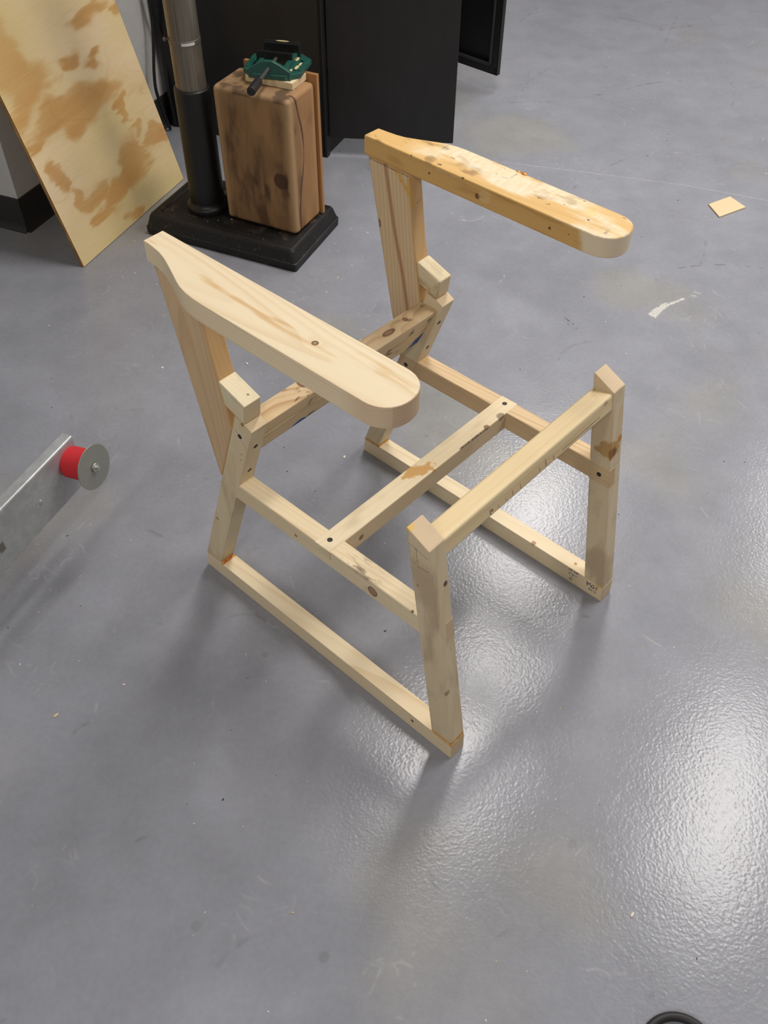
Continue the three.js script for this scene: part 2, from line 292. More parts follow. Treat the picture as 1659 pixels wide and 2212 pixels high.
for (const [sd, z0] of FRAME) {
  const near = sd > 0, zo = near ? HZ : FO, zi = near ? NI : FI;
  // runner on the floor
  sideBoard(chair, 'runner', [[-0.5212, 0.0005], [0.1927, 0.0005], [0.1906, 0.0447], [-0.5167, 0.0438]], [-0.52, 0], [0.19, 0], z0, T, {
    wood: { seed: near ? 3 : 4, con: 0.28, ring: 0.006, pw: 0.15, pt: 0.05, knots: near ? [{ l: 0.6136, w: 0.0258, r: 0.0036 }] : [] },
    marks: (c, p) => {
      if (near) { tint(c, DARK, 0.6 * blob(p, [0.0936, 0.0258, HZ], 0.003)); tint(c, GLUE, 0.75 * stroke(p, [0.14, 0.045, HZ], [0.19, 0.0443, HZ], 0.0025)); tint(c, GLUE, 0.8 * stroke(p, [0.1925, 0.043, NI], [0.1925, 0.043, HZ], 0.0035)); tint(c, [0.72, 0.38, 0.06], 0.95 * stroke(p, [-0.466, 0.0445, NI + 0.002], [-0.466, 0.0445, HZ - 0.004], 0.005)); }
      else {
        tint(c, [0.66, 0.44, 0.22], 0.7 * blob(p, [0.107, 0.045, -0.2545], 0.0042)); tint(c, GLUE, 0.9 * stroke(p, [-0.47, 0.0445, FO], [-0.47, 0.0445, FI], 0.003)); tint(c, GLUE, 0.9 * stroke(p, [-0.515, 0.043, FI], [-0.47, 0.0435, FI], 0.003));
        if (Math.abs(p[2] - FI) < 0.001) { const k = stamp((0.188 - p[0]) / 0.098 * 1.02, (p[1] - 0.004) / 0.046); tint(c, [0.10, 0.12, 0.30], k * 0.95 * sst(-0.7, -0.1, vn(p[0] * 300, p[1] * 300))); }
        tint(c, GLUE2, 0.8 * stroke(p, [0.172, 0.043, FI], [0.188, 0.0435, FI], 0.003)); tint(c, GLUE2, 0.8 * stroke(p, [0.174, 0.042, FI], [0.177, 0.026, FI], 0.0016));
        tint(c, [0.55, 0.36, 0.24], 0.6 * blob(p, [0.003, 0.045, FI - 0.004], 0.006, 3));
      }
    },
  });
  // front leg
  const fl = sideBoard(chair, 'front_leg', [[0.1415, 0.0449], [0.1906, 0.0451], [0.1092, 0.5412], [0.0603, 0.5649]], [0.166, 0.045], [0.085, 0.553], z0, T, {
    fillet: 0.0022, bevel: 0.0022, wood: { seed: near ? 7 : 8, con: 0.22, ring: 0.005, pw: -0.09, pt: 0.02, light: [0.87, 0.805, 0.68] },
    marks: (c, p, f, l) => {
      tint(c, [0.62, 0.53, 0.42], 0.45 * sst(0.05, 0.5, fbm(p[0] * 25 + sd, p[1] * 9, p[2] * 25, 4)));
      if (l > 0.5 && f === 'S') { tint(c, [0.90, 0.81, 0.68], 0.7); const r = Math.hypot(p[0] - 0.16, p[2] - zi - 0.02) / 0.0035; tint(c, [0.80, 0.68, 0.54], 0.1 + 0.3 * (0.5 + 0.5 * Math.sin(r * 6.28))); }
      if (near) {
        tint(c, [0.90, 0.74, 0.38], 0.9 * blob(p, [0.064, 0.563, HZ - 0.006], 0.009, 2, 0.35)); tint(c, GLUE, 0.55 * stroke(p, [0.14, 0.05, HZ], [0.19, 0.05, HZ], 0.006)); tint(c, GLUE, 0.85 * stroke(p, [0.19, 0.05, NI], [0.19, 0.05, HZ], 0.006));
        tint(c, PENCIL, 0.6 * stroke(p, [0.0645, 0.533, HZ], [0.108, 0.523, HZ], 0.0008)); tint(c, PENCIL, 0.7 * stroke(p, [0.0828, 0.531, HZ], [0.088, 0.50, HZ], 0.001)); tint(c, [0.93, 0.86, 0.74], 0.8 * stroke(p, [0.0677, 0.4837, HZ], [0.086, 0.489, HZ], 0.0009)); tint(c, PENCIL, 0.8 * stroke(p, [0.088, 0.491, HZ], [0.11, 0.4945, HZ], 0.0009));
        tint(c, DARK, 0.7 * blob(p, [0.1243, 0.4523, 0.2466], 0.0048)); tint(c, [0.45, 0.33, 0.25], 0.5 * blob(p, [0.17, 0.2, HZ - 0.004], 0.008)); tint(c, [0.55, 0.36, 0.24], 0.8 * blob(p, [0.09, 0.445, HZ], 0.0022));
        tint(c, PENCIL, 0.6 * stroke(p, [0.142, 0.335, NI + 0.013], [0.15, 0.29, NI + 0.013], 0.0008)); tint(c, [0.93, 0.86, 0.76], 0.6 * stroke(p, [0.139, 0.358, NI], [0.1405, 0.345, NI + 0.014], 0.0009));
      } else {
        tint(c, [0.66, 0.47, 0.20], 0.6 * blob(p, [0.122, 0.41, FI], 0.024, 1, 0.9)); tint(c, [0.62, 0.40, 0.16], 0.85 * blob(p, [0.1345, 0.402, FI - 0.008], 0.014, 4, 0.8)); tint(c, [0.45, 0.32, 0.22], 0.8 * blob(p, [0.133, 0.405, FI - 0.012], 0.008, 6)); tint(c, [0.75, 0.48, 0.15], 0.8 * blob(p, [0.1275, 0.424, FI - 0.03], 0.009, 5));
        tint(c, PENCIL, 0.45 * stroke(p, [0.1372, 0.37, FI], [0.1372, 0.37, FO], 0.0008)); tint(c, PENCIL, 0.45 * stroke(p, [0.1446, 0.324, FI], [0.1446, 0.324, FO], 0.0008));
      }
    },
  });
  // back leg
  const bl = sideBoard(chair, 'back_leg', [[-0.5167, 0.0442], [-0.4706, 0.0442], [-0.295, 0.5366], [-0.311, 0.5448], [-0.337, 0.551]], [-0.4936, 0.044], [-0.318, 0.545], z0, T, {
    wood: { seed: near ? 11 : 12, con: 0.2, ring: 0.006, pw: 0.02, pt: near ? -0.07 : 0.12, light: [0.90, 0.84, 0.705] },
    marks: (c, p) => {
      if (near) {
        tint(c, [0.62, 0.55, 0.40], 0.4 * sst(0.0, 0.5, fbm(p[0] * 18, p[1] * 7, p[2] * 20, 4))); tint(c, [0.70, 0.37, 0.06], 0.95 * stroke(p, [-0.4715, 0.047, NI + 0.002], [-0.4715, 0.047, HZ - 0.004], 0.0035)); tint(c, PENCIL, 0.5 * stroke(p, [-0.34, 0.52, HZ], [-0.31, 0.475, HZ], 0.0007)); tint(c, PENCIL, 0.6 * stroke(p, [-0.305, 0.5, HZ], [-0.328, 0.44, HZ], 0.0007)); tint(c, DARK, 0.7 * stroke(p, [-0.3415, 0.54, HZ], [-0.411, 0.347, HZ], 0.0012)); tint(c, [0.5, 0.34, 0.12], 0.8 * blob(p, [-0.318, 0.543, HZ], 0.004)); tint(c, [0.5, 0.38, 0.28], 0.6 * blob(p, [-0.45, 0.205, HZ], 0.004));
        for (const q of [[-0.333, 0.462], [-0.338, 0.446]]) tint(c, DARK, 0.6 * blob(p, [...q, HZ], 0.0018));
      } else { tint(c, GLUE, 0.8 * stroke(p, [-0.5155, 0.0475, FI], [-0.472, 0.0475, FI], 0.0025)); tint(c, GLUE, 0.8 * stroke(p, [-0.4698, 0.047, FI], [-0.4698, 0.047, FO], 0.0025)); tint(c, PENCIL, 0.6 * stroke(p, [-0.352, 0.3665, FI - 0.006], [-0.352, 0.3665, FO + 0.004], 0.0012)); }
    },
  });
  const bn = [0.941, -0.336, 0];
  if (near) { screw(bl, [-0.3154, 0.4794, 0.2545], bn); screw(bl, [-0.3434, 0.4012, 0.2547], bn); screw(bl, [-0.3302, 0.5074, HZ], [0, 0, 1]); }
  else { screw(bl, [-0.3147, 0.4813, -0.254], bn); screw(bl, [-0.342, 0.4049, -0.2535], bn); }
  // seat rail, half lapped into the inner side of both legs
  const yt = 0.3648, yb = 0.3215;
  const legBackX = (y) => 0.1415 + (0.0603 - 0.1415) * (y - 0.0453) / 0.5196, legFrontX = (y) => 0.1906 + (0.1092 - 0.1906) * (y - 0.0447) / 0.4965;
  const blFrontX = (y) => -0.4706 + 0.1756 * (y - 0.0442) / 0.4924, blBackX = (y) => -0.5167 + 0.1797 * (y - 0.0438) / 0.5072;
  const rail = sideBoard(chair, 'seat_rail', [[blFrontX(yb) - 0.004, yb], [legBackX(yb) + 0.004, yb], [legBackX(yt) + 0.004, yt], [blFrontX(yt) - 0.004, yt]], [-0.36, yb], [0.09, yb], z0 + 0.0003, T - 0.0006, {
    fillet: 0, bevel: 0.003, wood: near ? { seed: 15, con: 0.22, ring: 0.006, pw: 0.1, pt: 0.06 } : { seed: 16, con: 0.4, ring: 0.0055, pw: 0.16, pt: 0.09, light: [0.87, 0.765, 0.60], dark: [0.70, 0.52, 0.34] },
    marks: (c, p) => { if (near) {
      tint(c, [0.5, 0.37, 0.26], 0.75 * blob(p, [-0.0102, 0.3415, HZ], 0.0105, 1, 0.2)); const q = Math.hypot(p[0] + 0.0102, p[1] - 0.3415) / 0.0105; if (p[2] > HZ - 0.004 && q > 0.85 && q < 1.05) tint(c, [0.28, 0.19, 0.12], 0.7); tint(c, [0.72, 0.55, 0.40], q < 0.8 && p[2] > HZ - 0.004 ? 0.6 : 0);
      tint(c, [0.5, 0.37, 0.26], 0.7 * blob(p, [-0.2033, 0.3406, HZ], 0.004)); tint(c, [0.45, 0.38, 0.30], 0.75 * sst(-0.1, 0.4, fbm(p[0] * 40, p[1] * 40, p[2] * 140, 3)) * (1 - sst(0.025, 0.05, Math.abs(p[0] + 0.045))) * (p[1] > 0.36 ? 1 : 0.2)); tint(c, DARK, 0.6 * blob(p, [0.08, 0.3648, HZ - 0.002], 0.003));
    } else tint(c, [0.60, 0.48, 0.32], 0.3 * sst(0.1, 0.5, fbm(p[0] * 6, p[1] * 40, p[2] * 40, 3))); },
  });
  const zt = near ? NI - 0.0005 : FO + T / 2, tt = T / 2 + 0.0005, sharp = { fillet: 0, bevel: 0.0004 };
  const wd = { seed: near ? 15 : 16, con: near ? 0.15 : 0.4, ring: 0.0055, pw: 0.16, pt: 0.09, light: near ? [0.88, 0.80, 0.67] : [0.86, 0.765, 0.60], dark: near ? [0.80, 0.69, 0.54] : [0.70, 0.52, 0.34] };
  const lf = sideBoard(rail, 'lap_tongue', [[legBackX(yb), yb], [legFrontX(yb) + 0.0004, yb], [legFrontX(yt) + 0.0004, yt], [legBackX(yt), yt]], [0.09, yb], [0.15, yb], zt, tt, { ...sharp, wood: wd });
  const lb = sideBoard(rail, 'lap_tongue', [[blBackX(yb), yb], [blFrontX(yb), yb], [blFrontX(yt), yt], [blBackX(yt), yt]], [-0.42, yb], [-0.34, yb], zt, tt, { ...sharp, wood: wd });
  if (!near) { screw(rail, [-0.3873, 0.3435, FI + 0.0005], [0, 0, 1]); screw(rail, [0.118, 0.343, FI + 0.0005], [0, 0, 1]); }
  // broad board that carries the arm, tapered onto the back of the leg
  sideBoard(chair, 'arm_post', [[-0.4985, 0.7862], [-0.4099, 0.3472], [-0.352, 0.508], [-0.361, 0.5625], [-0.370, 0.614], [-0.3768, 0.6526], [-0.3945, 0.7825]], [-0.455, 0.4], [-0.447, 0.78].map((v, i) => i ? v : -0.475), z0 + 0.0003, T - 0.0006, {
    fillet: 0.003, bevel: 0.0035, wood: near ? { seed: 21, con: 0.4, ring: 0.0075, pw: -0.02, pt: -0.035, tw: 0.03, light: [0.85, 0.735, 0.58], dark: [0.75, 0.60, 0.44], knots: [{ l: 0.27, w: 0.05, r: 0.0045, e: 1.8 }] } : { seed: 22, con: 0.32, ring: 0.009, pw: 0.012, pt: 0.062, tw: -0.045, light: [0.88, 0.79, 0.64], dark: [0.74, 0.58, 0.42], knots: [{ l: 0.255, w: 0.0, r: 0.0045, e: 2 }] },
    marks: (c, p, f) => {
      if (f === 'S') tint(c, [0.80, 0.61, 0.36], 0.5);
      if (!near) { tint(c, [0.58, 0.38, 0.22], 0.55 * sst(0.2, 0.75, 0.9 - Math.abs((p[0] + 0.4263) + (p[1] - 0.66) * 0.21 + 0.004 * vn(p[1] * 9, 2)) / 0.011)); tint(c, [0.85, 0.62, 0.20], 0.8 * stroke(p, [-0.425, 0.781, FI], [-0.392, 0.745, FI], 0.006)); tint(c, GLUE2, 0.8 * stroke(p, [-0.392, 0.77, FI - 0.004], [-0.388, 0.72, FI - 0.006], 0.006)); for (const y of [0.735, 0.72, 0.70]) tint(c, [0.45, 0.30, 0.16], 0.5 * stroke(p, [-0.387, y, FI - 0.014], [-0.386, y + 0.006, FI - 0.03], 0.0012)); }
      tint(c, DARK, 0.6 * stroke(p, near ? [-0.5, 0.782, HZ] : [-0.5, 0.782, FI], near ? [-0.4, 0.779, HZ] : [-0.39, 0.779, FI], 0.0018));
    },
  });
  // stop block on top of the back leg
  sideBoard(chair, 'stop_block', [[-0.3605, 0.5622], [-0.3115, 0.5462], [-0.3058, 0.5892], [-0.3697, 0.6115]], [-0.365, 0.587], [-0.308, 0.567], z0, T, {
    fillet: near ? 0.0015 : 0.001, bevel: near ? 0.0018 : 0.004, wood: { seed: near ? 31 : 32, con: near ? 0.15 : 0.35, ring: 0.005, pw: 0.1, pt: 0.08, light: [0.90, 0.85, 0.72] },
    marks: (c, p) => { if (near) { tint(c, [0.62, 0.68, 0.56], 0.45 * sst(0.0, 0.4, fbm(p[0] * 25, p[1] * 25, p[2] * 30, 3) + (p[1] > 0.585 ? 0.12 : -0.3))); tint(c, [0.25, 0.32, 0.28], 0.7 * blob(p, [-0.321, 0.5945, 0.252], 0.0025)); } else tint(c, [0.62, 0.52, 0.36], 0.5 * sst(0.05, 0.3, fbm(p[0] * 30, p[1] * 30, p[2] * 50, 3)) * (p[1] < 0.585 ? 1 : 0.3)); },
  });
}
// arms: straight inner edge, S-curve towards the back on the outer edge, round front
const armProfile = (L, b, s) => {
  const back = s > 0 ? [[0, 0.0402], [0.014, 0.0407], [0.030, 0.0428], [0.046, 0.0456], [0.0606, 0.0500], [0.0776, 0.0567], [0.0967, 0.0652], [0.1113, 0.0718], [0.1257, 0.0786], [0.1417, 0.0848], [0.160, 0.0893], [0.178, 0.0918], [0.2, b]]
    : [[0, 0.0412], [0.0215, 0.0428], [0.0435, 0.0450], [0.0618, 0.0492], [0.0773, 0.0562], [0.09, 0.0622], [0.1027, 0.0684], [0.1241, 0.0790], [0.1394, 0.0848], [0.155, 0.0880], [0.172, b]];
  const R1 = b / 2, pts = [[0, 0]], cx = L - R1 * 1.02;
  for (let k = 0; k <= 18; k++) { const a = -Math.PI / 2 + Math.PI * k / 18, e = 2.15; const x = Math.sign(Math.cos(a)) * Math.abs(Math.cos(a)) ** (2 / e), y = Math.sign(Math.sin(a)) * Math.abs(Math.sin(a)) ** (2 / e); pts.push([cx + R1 * 1.02 * x, R1 + R1 * y]); }
  return pts.concat(back.slice().reverse());
};
function arm(o, eu, ev, eh, L, b, th, s, opt) {
  let poly = armProfile(L, b, s).map(([u, v]) => [u, s > 0 ? -v : v]); if (s > 0) poly = poly.reverse();
  const eU = V(...eu).normalize(), eH = V(...eh).normalize(), eW = eH.clone().cross(eU).normalize(), eH2 = eU.clone().cross(eW);
  return board(chair, 'arm', poly, th, V(...o), eU, eW, eH2, opt);
}
arm([-0.5098, 0.786, 0.2372], [0.9996, -0.0172, -0.0223], 0, [0.0174, 0.9998, 0.0101], 0.5694, 0.0926, 0.0383, 1, {
  fillet: 0.0012, bevel: 0.0015, label: 'clean new pine arm with curved outer edge and round front', wood: { seed: 41, con: 0.42, ring: 0.0065, pw: -0.052, pt: -0.022, tw: 0.012, tt: 0.02, warp: 0.006, light: [0.945, 0.875, 0.745], dark: [0.86, 0.745, 0.565], knots: [{ l: 0.3891, w: -0.0455, r: 0.005 }] },
  marks: (c, p, f, l, w) => { tint(c, [0.80, 0.60, 0.35], 0.55 * sst(0.18, 0.5, fbm(l * 9 + 3, w * 60, 4, 3)) * (1 - sst(0.008, 0.02, Math.abs(w + 0.042 + 0.01 * Math.sin(l * 9))))); tint(c, [0.72, 0.55, 0.45], f === 'S' ? 0.3 * sst(0.47, 0.535, l) : 0); tint(c, [0.30, 0.19, 0.10], 0.7 * Math.max(0, blob([l, w, 0], [0.3891, -0.0455, 0], 0.0045, 0, 0.1) - blob([l, w, 0], [0.3891, -0.0455, 0], 0.003, 0, 0.1)) * (f === 'A' ? 1 : 0)); },
});
const farArm = arm([-0.5088, 0.7843, -0.2371], [0.9998, -0.0146, -0.0109], 0, [0.0145, 0.9999, -0.0059], 0.5545, 0.0897, 0.0383, -1, {
  fillet: 0.0012, bevel: 0.0032, label: 'weathered orange arm with worn white patches along its top', wood: { seed: 43, con: 0.25, ring: 0.007, pw: 0.05, pt: -0.05, light: [0.86, 0.70, 0.43], dark: [0.75, 0.57, 0.31] },
  marks: (c, p, f, l, w, t) => {
    const n = fbm(l * 10, w * 34, 3, 4), fine = vn(l * 60, w * 260, 2), cross = vn(l * 260, w * 60, 5);
    if (t > 0.036) {
      const path = 0.045 + 0.008 * Math.sin((l - 0.1) * 8), band = sst(1.1, 0.38, Math.abs(w - path) / 0.043 + n * 1.5) * sst(0.07, 0.15, l);
      tint(c, [0.91, 0.85, 0.74], band * (0.85 + 0.2 * cross)); tint(c, [0.55, 0.42, 0.25], 0.65 * sst(0.22, 0.55, fbm(l * 26 + 4, w * 50, 7, 3)) * (1 - band * 0.5)); tint(c, [0.30, 0.22, 0.15], 0.8 * sst(0.50, 0.62, fbm(l * 50, w * 110, 9, 3)));
      tint(c, [0.35, 0.27, 0.2], 0.4 * sst(0.35, 0.6, cross) * sst(0.2, 0.5, vn(l * 14, w * 30, 11)) * sst(0.012, 0.02, w)); tint(c, [0.90, 0.76, 0.42], 0.5 * blob([l, w, 0], [0.47, 0.055, 0], 0.012, 3));
    } else if (f === 'S' || t < 0.036) {
      const fr = sst(0.487, 0.497, l + fine * 0.006 + (t - 0.02) * 0.2); tint(c, [0.93, 0.87, 0.77], fr * 0.92); tint(c, [0.92, 0.80, 0.60], 0.6 * sst(0.33, 0.38, t * 10 + 0.06 * fine) * sst(0.1, 0.4, vn(l * 16, 3, 1)) * (1 - fr));
      if (w < 0.01) { for (const q of [[0.2751, 0.017, 0.005], [0.163, 0.02, 0.0025], [0.43, 0.017, 0.0028], [0.468, 0.021, 0.0015]]) tint(c, [0.34, 0.2, 0.1], 0.8 * blob([l, t, 0], [q[0], q[1], 0], q[2], 2)); tint(c, [0.90, 0.78, 0.58], 0.5 * blob([l, t, 0], [0.29, 0.022, 0], 0.012, 5, 0.8)); tint(c, [0.6, 0.4, 0.2], 0.3 * sst(0.1, 0.5, fbm(l * 12, t * 60, 6, 3)) * (1 - fr)); }
    }
  },
});
part(farArm, 'glue_drip', [[0.296, 0.004], [0.303, 0.006], [0.3095, 0.0055], [0.316, 0.003]].map(([u, r], i) => { const g = new THREE.SphereGeometry(r, 12, 8); g.scale(1.3, 0.6, 1); g.translate(-0.5088 + u, 0.7843 + 0.0383 - u * 0.0146 - 0.0015 - (i % 2) * 0.002, -0.2371 - 0.0885 - u * 0.0109); return g; }), phy({ color: new THREE.Color(0.55, 0.22, 0.02), roughness: 0.25, clearcoat: 0.5 }));
// cross rails
{
  const len = HZ * 2, yt = 0.3651, yb = 0.3215, ym = 0.343;
  const mr = board(chair, 'middle_rail', [[-HZ - 0.0005, ym], [-NI, ym], [-NI, yb], [NI, yb], [NI, ym], [HZ + 0.0005, ym], [HZ + 0.0005, yt], [-HZ - 0.0005, yt]], 0.040, V(-0.1524, 0, 0), V(0, 0, -1), V(0, 1, 0), V(1, 0, 0), {
    fillet: 0.0006, bevel: 0.0012, plainEnds: true, wood: { seed: 51, con: 0.18, ring: 0.006, pw: 0.2, pt: 0.1, light: [0.92, 0.86, 0.73] },
    marks: (c, p) => {
      tint(c, [0.78, 0.58, 0.30], 0.85 * sst(0.1, -0.25, (p[1] < 0.36 ? 0.6 : 0) + Math.hypot((p[0] + 0.134) / 0.020, (p[2] - 0.014 + (p[0] + 0.134) * 1.2) / 0.03) - 1 + 0.7 * fbm(p[0] * 120, p[1] * 60, p[2] * 120, 3)));
      tint(c, [0.20, 0.13, 0.08], 0.9 * stroke(p, [-0.1135, 0.3645, -0.09], [-0.1135, 0.3635, -0.172], 0.0024)); tint(c, [0.45, 0.30, 0.18], 0.8 * blob(p, [-0.115, 0.365, -0.175], 0.006)); tint(c, [0.40, 0.32, 0.24], 0.6 * blob(p, [-0.114, 0.364, -0.222], 0.010, 3)); tint(c, [0.42, 0.30, 0.2], 0.8 * blob(p, [-0.1124, 0.3402, 0.1962], 0.0062, 2)); tint(c, [0.6, 0.5, 0.36], 0.3 * sst(0.1, 0.5, fbm(p[0] * 20, p[1] * 20, p[2] * 8, 3)));
      tint(c, [0.60, 0.47, 0.33], 0.3 * (p[0] > -0.114 && p[1] < 0.362 ? 1 : 0));
    },
  });
  screw(mr, [-0.1341, yt, 0.2543], [0, 1, 0]); screw(mr, [-0.1329, yt, -0.2583], [0, 1, 0]);
  // front rail between the front legs, square to them
  const top = V(0.1072, 0.5395, 0), W = 0.044, H = 0.0385;
  board(chair, 'front_rail', [[-NI - 0.006, -W], [NI + 0.006, -W], [NI + 0.006, 0], [-NI - 0.006, 0]], H, top.clone().addScaledVector(legUp, -H), V(0, 0, 1), legFwd, V(0, 0, 1).cross(legFwd), {
    fillet: 0.0004, bevel: 0.0058, wood: { seed: 53, con: 0.55, ring: 0.0034, pw: -0.25, pt: 0.0, tw: 0.0, tt: 0.0, warp: 0.0014, light: [0.93, 0.85, 0.68], dark: [0.80, 0.66, 0.46] },
    marks: (c, p) => {
      for (const [z, k] of [[-0.0524, 1], [-0.03, 1.6], [-0.0115, 1], [0.0425, 1], [0.064, 1], [0.0827, 0.8], [0.1034, 0.8], [0.1241, 1.2]]) tint(c, [0.42, 0.31, 0.2], 0.62 * stroke(p, [0.104, 0.538, z + 0.003], [0.1125, 0.508, z - 0.002], 0.0014 * k, z * 90));
      tint(c, DARK, 0.85 * stroke(p, [0.1112, 0.5125, -0.08], [0.1112, 0.5135, -0.195], 0.0009)); tint(c, DARK, 0.7 * stroke(p, [0.1125, 0.507, -0.155], [0.1138, 0.5035, -0.236], 0.0008)); tint(c, [0.45, 0.3, 0.18], 0.8 * blob(p, [0.1105, 0.5145, 0.1183], 0.004)); tint(c, [0.5, 0.4, 0.3], 0.6 * sst(0.1, 0.4, fbm(p[0] * 60, p[1] * 60, p[2] * 30, 3)) * (Math.abs(p[2] + 0.215) < 0.02 ? 1 : 0));
    },
  });
  // back rail, tilted between the back legs
  const f0 = V(-0.3077, 0.5225, 0), dn = V(-0.0484, -0.1025, 0).normalize(), bk = V(dn.y, -dn.x, 0), H2 = 0.112, TH = 0.046;
  const br = sideBoard(chair, 'back_rail', [[-0.3077, 0.5225], [-0.353, 0.5235], [-0.4, 0.432], [-0.3563, 0.419]], [-0.3563, 0.419], [-0.3077, 0.5225], -NI, 2 * NI, {
    grainT: true,
    fillet: 0.001, bevel: 0.002, wood: { seed: 57, con: 0.75, ring: 0.0075, pw: 0.06, pt: -0.02, warp: 0.008, light: [0.92, 0.84, 0.68], dark: [0.75, 0.59, 0.41], knots: [{ l: 0.105, t: 0.030, r: 0.013, a: 'w' }, { l: -0.17, t: 0.025, r: 0.005, a: 'w' }, { l: -0.115, t: 0.02, r: 0.006, a: 'w', e: 2.6 }] },
    marks: (c, p) => { for (const [z, k] of [[0.10, 1], [0.13, 1], [-0.2, 1], [-0.13, 1.2]]) tint(c, [0.18, 0.12, 0.08], 0.85 * sst(0.25, 0.5, fbm(p[0] * 70, p[1] * 40, p[2] * 30 + z * 50, 3)) * (1 - sst(0.015, 0.04, Math.abs(p[2] - z)))); tint(c, [0.12, 0.2, 0.42], 0.8 * stroke(p, [-0.357, 0.421, 0.235], [-0.357, 0.421, -0.05], 0.0022)); },
  });
  const bz = (z, d) => f0.clone().addScaledVector(dn, d).addScaledVector(bk, -0.0006).add(V(0, 0, z));
  const blue = std({ color: new THREE.Color(0.03, 0.10, 0.34), roughness: 0.7 });
  const tape = (pts) => { const s = new THREE.Shape(pts.map((p) => new THREE.Vector2(p[0], p[1]))); return place(new THREE.ExtrudeGeometry(s, { depth: 0.0004, bevelEnabled: false }), bz(0, 0).clone(), V(0, 0, 1), dn.clone().negate(), V(0, 0, 1).cross(dn.clone().negate())); };
  part(br, 'tape', [tape([[-NI + 0.001, -0.076], [-NI + 0.004, -0.111], [-NI + 0.040, -0.1115], [-NI + 0.028, -0.100], [-NI + 0.024, -0.088]])], blue, 'torn scrap of blue painter tape');
  part(br, 'tape', [tape([[0.135, -0.1115], [0.095, -0.1115], [0.10, -0.104], [0.112, -0.098], [0.12, -0.10], [0.13, -0.106]])], blue, 'torn scrap of blue painter tape');
}

// ---------------------------------------------------------------- plywood sheet leaning on the wall
{
  const p0 = V(-1.7456, 0.0005, -0.2466), b = V(-0.35603, 0, -0.93447).normalize(), up = V(-0.23511, 0.96783, 0.08958).normalize(), n = b.clone().cross(up).normalize();
  const spots = [[0.05, 0.60, 0.11, 0.10], [0.10, 0.50, 0.14, 0.075], [0.28, 0.385, 0.15, 0.055], [0.16, 0.40, 0.12, 0.05], [0.04, 0.37, 0.05, 0.03], [0.335, 0.53, 0.06, 0.022], [0.45, 0.495, 0.07, 0.018], [0.44, 0.60, 0.08, 0.03], [0.58, 0.585, 0.06, 0.03], [0.40, 0.156, 0.06, 0.055], [0.30, 0.133, 0.10, 0.028], [0.147, 0.165, 0.07, 0.022], [0.05, 0.265, 0.035, 0.035], [0.085, 0.20, 0.03, 0.04], [0.13, 0.105, 0.05, 0.022], [0.56, 0.165, 0.07, 0.02], [0.49, 0.215, 0.05, 0.016], [0.61, 0.19, 0.05, 0.02], [0.29, 0.03, 0.05, 0.02], [0.46, 0.30, 0.02, 0.05], [0.25, 0.80, 0.2, 0.07], [0.5, 0.9, 0.12, 0.06], [0.1, 1.0, 0.15, 0.08], [0.4, 1.08, 0.2, 0.05]];
  const paint = (l, w, t, c, face) => {   // l up the sheet, w across from right to left
    const x = 0.6201 - w, y = l;
    if (face === 'S') { const ply = Math.floor(t / 0.0024); const k = 0.5 + 0.5 * h3(ply, 5, 1), m = vn(x * 40, y * 40, ply) * 0.12; c[0] = mix(0.52, 0.70, k) + m; c[1] = mix(0.38, 0.53, k) + m; c[2] = mix(0.20, 0.30, k) + m * 0.6; return; }
    const st = vn(x * 4, y * 60, 6) * 0.5 + vn(x * 7, y * 190, 9) * 0.5;
    const wx = x + 0.12 * fbm(x * 5, y * 10, 1, 4) + 0.022 * st, wy = y + 0.065 * fbm(x * 6 + 9, y * 10, 2, 4);
    let h = -0.4; for (const s of spots) h = Math.max(h, 1.12 - Math.hypot((wx - s[0]) / s[2], (wy - s[1]) / s[3]));
    h += 0.75 * fbm(x * 4.5 + 3, y * 12, 3, 5) - 0.12;
    const heart = sst(-0.24, 0.26, h) * 0.6 + sst(-0.5, 0.6, h) * 0.4, fine = vn(x * 30, y * 520, 4) * 0.6 + vn(x * 90, y * 1100, 5) * 0.4, lo2 = fbm(x * 3, y * 9, 8, 3);
    const line = sst(0.82, 1.0, Math.sin(fbm(x * 2.2 + 4, y * 6, 21, 3) * 26)) * 0.13 * sst(0.0, 0.3, vn(x * 3, y * 4, 33));
    const warm = fbm(x * 2.5 + 7, y * 4, 15, 3);
    const A = [0.90 + 0.05 * lo2, 0.805 + 0.05 * lo2, 0.62 + 0.07 * lo2 - 0.08 * warm], B = [0.80 + 0.07 * warm, 0.615 + 0.05 * warm, 0.38];
    const m = heart * (0.82 + 0.45 * lo2 + 0.14 * st) + line;
    for (let i = 0; i < 3; i++) c[i] = mix(A[i], B[i], clamp(m)) + fine * 0.018;
  };
  const ply = thing('plywood_sheet', 'large sheet of plywood with blotchy orange grain leaning against the white wall', 'plywood', [p0.x, 0, p0.z]);
  // l = up, w = -b, t = n (front face)
  const w = n.clone().cross(up);
  const org = p0.clone().addScaledVector(b, 0.6201).addScaledVector(n, -0.012).add(V(0, 0.0012, 0));
  board(ply, 'panel', [[0, 0], [1.09, 0], [1.09, 0.6201], [0, 0.6201]], 0.012, org, up, w, n, { paint, res: 820, fillet: 0.0005, bevel: 0.0006, material: (map) => std({ map, roughness: 0.5 }) });
}

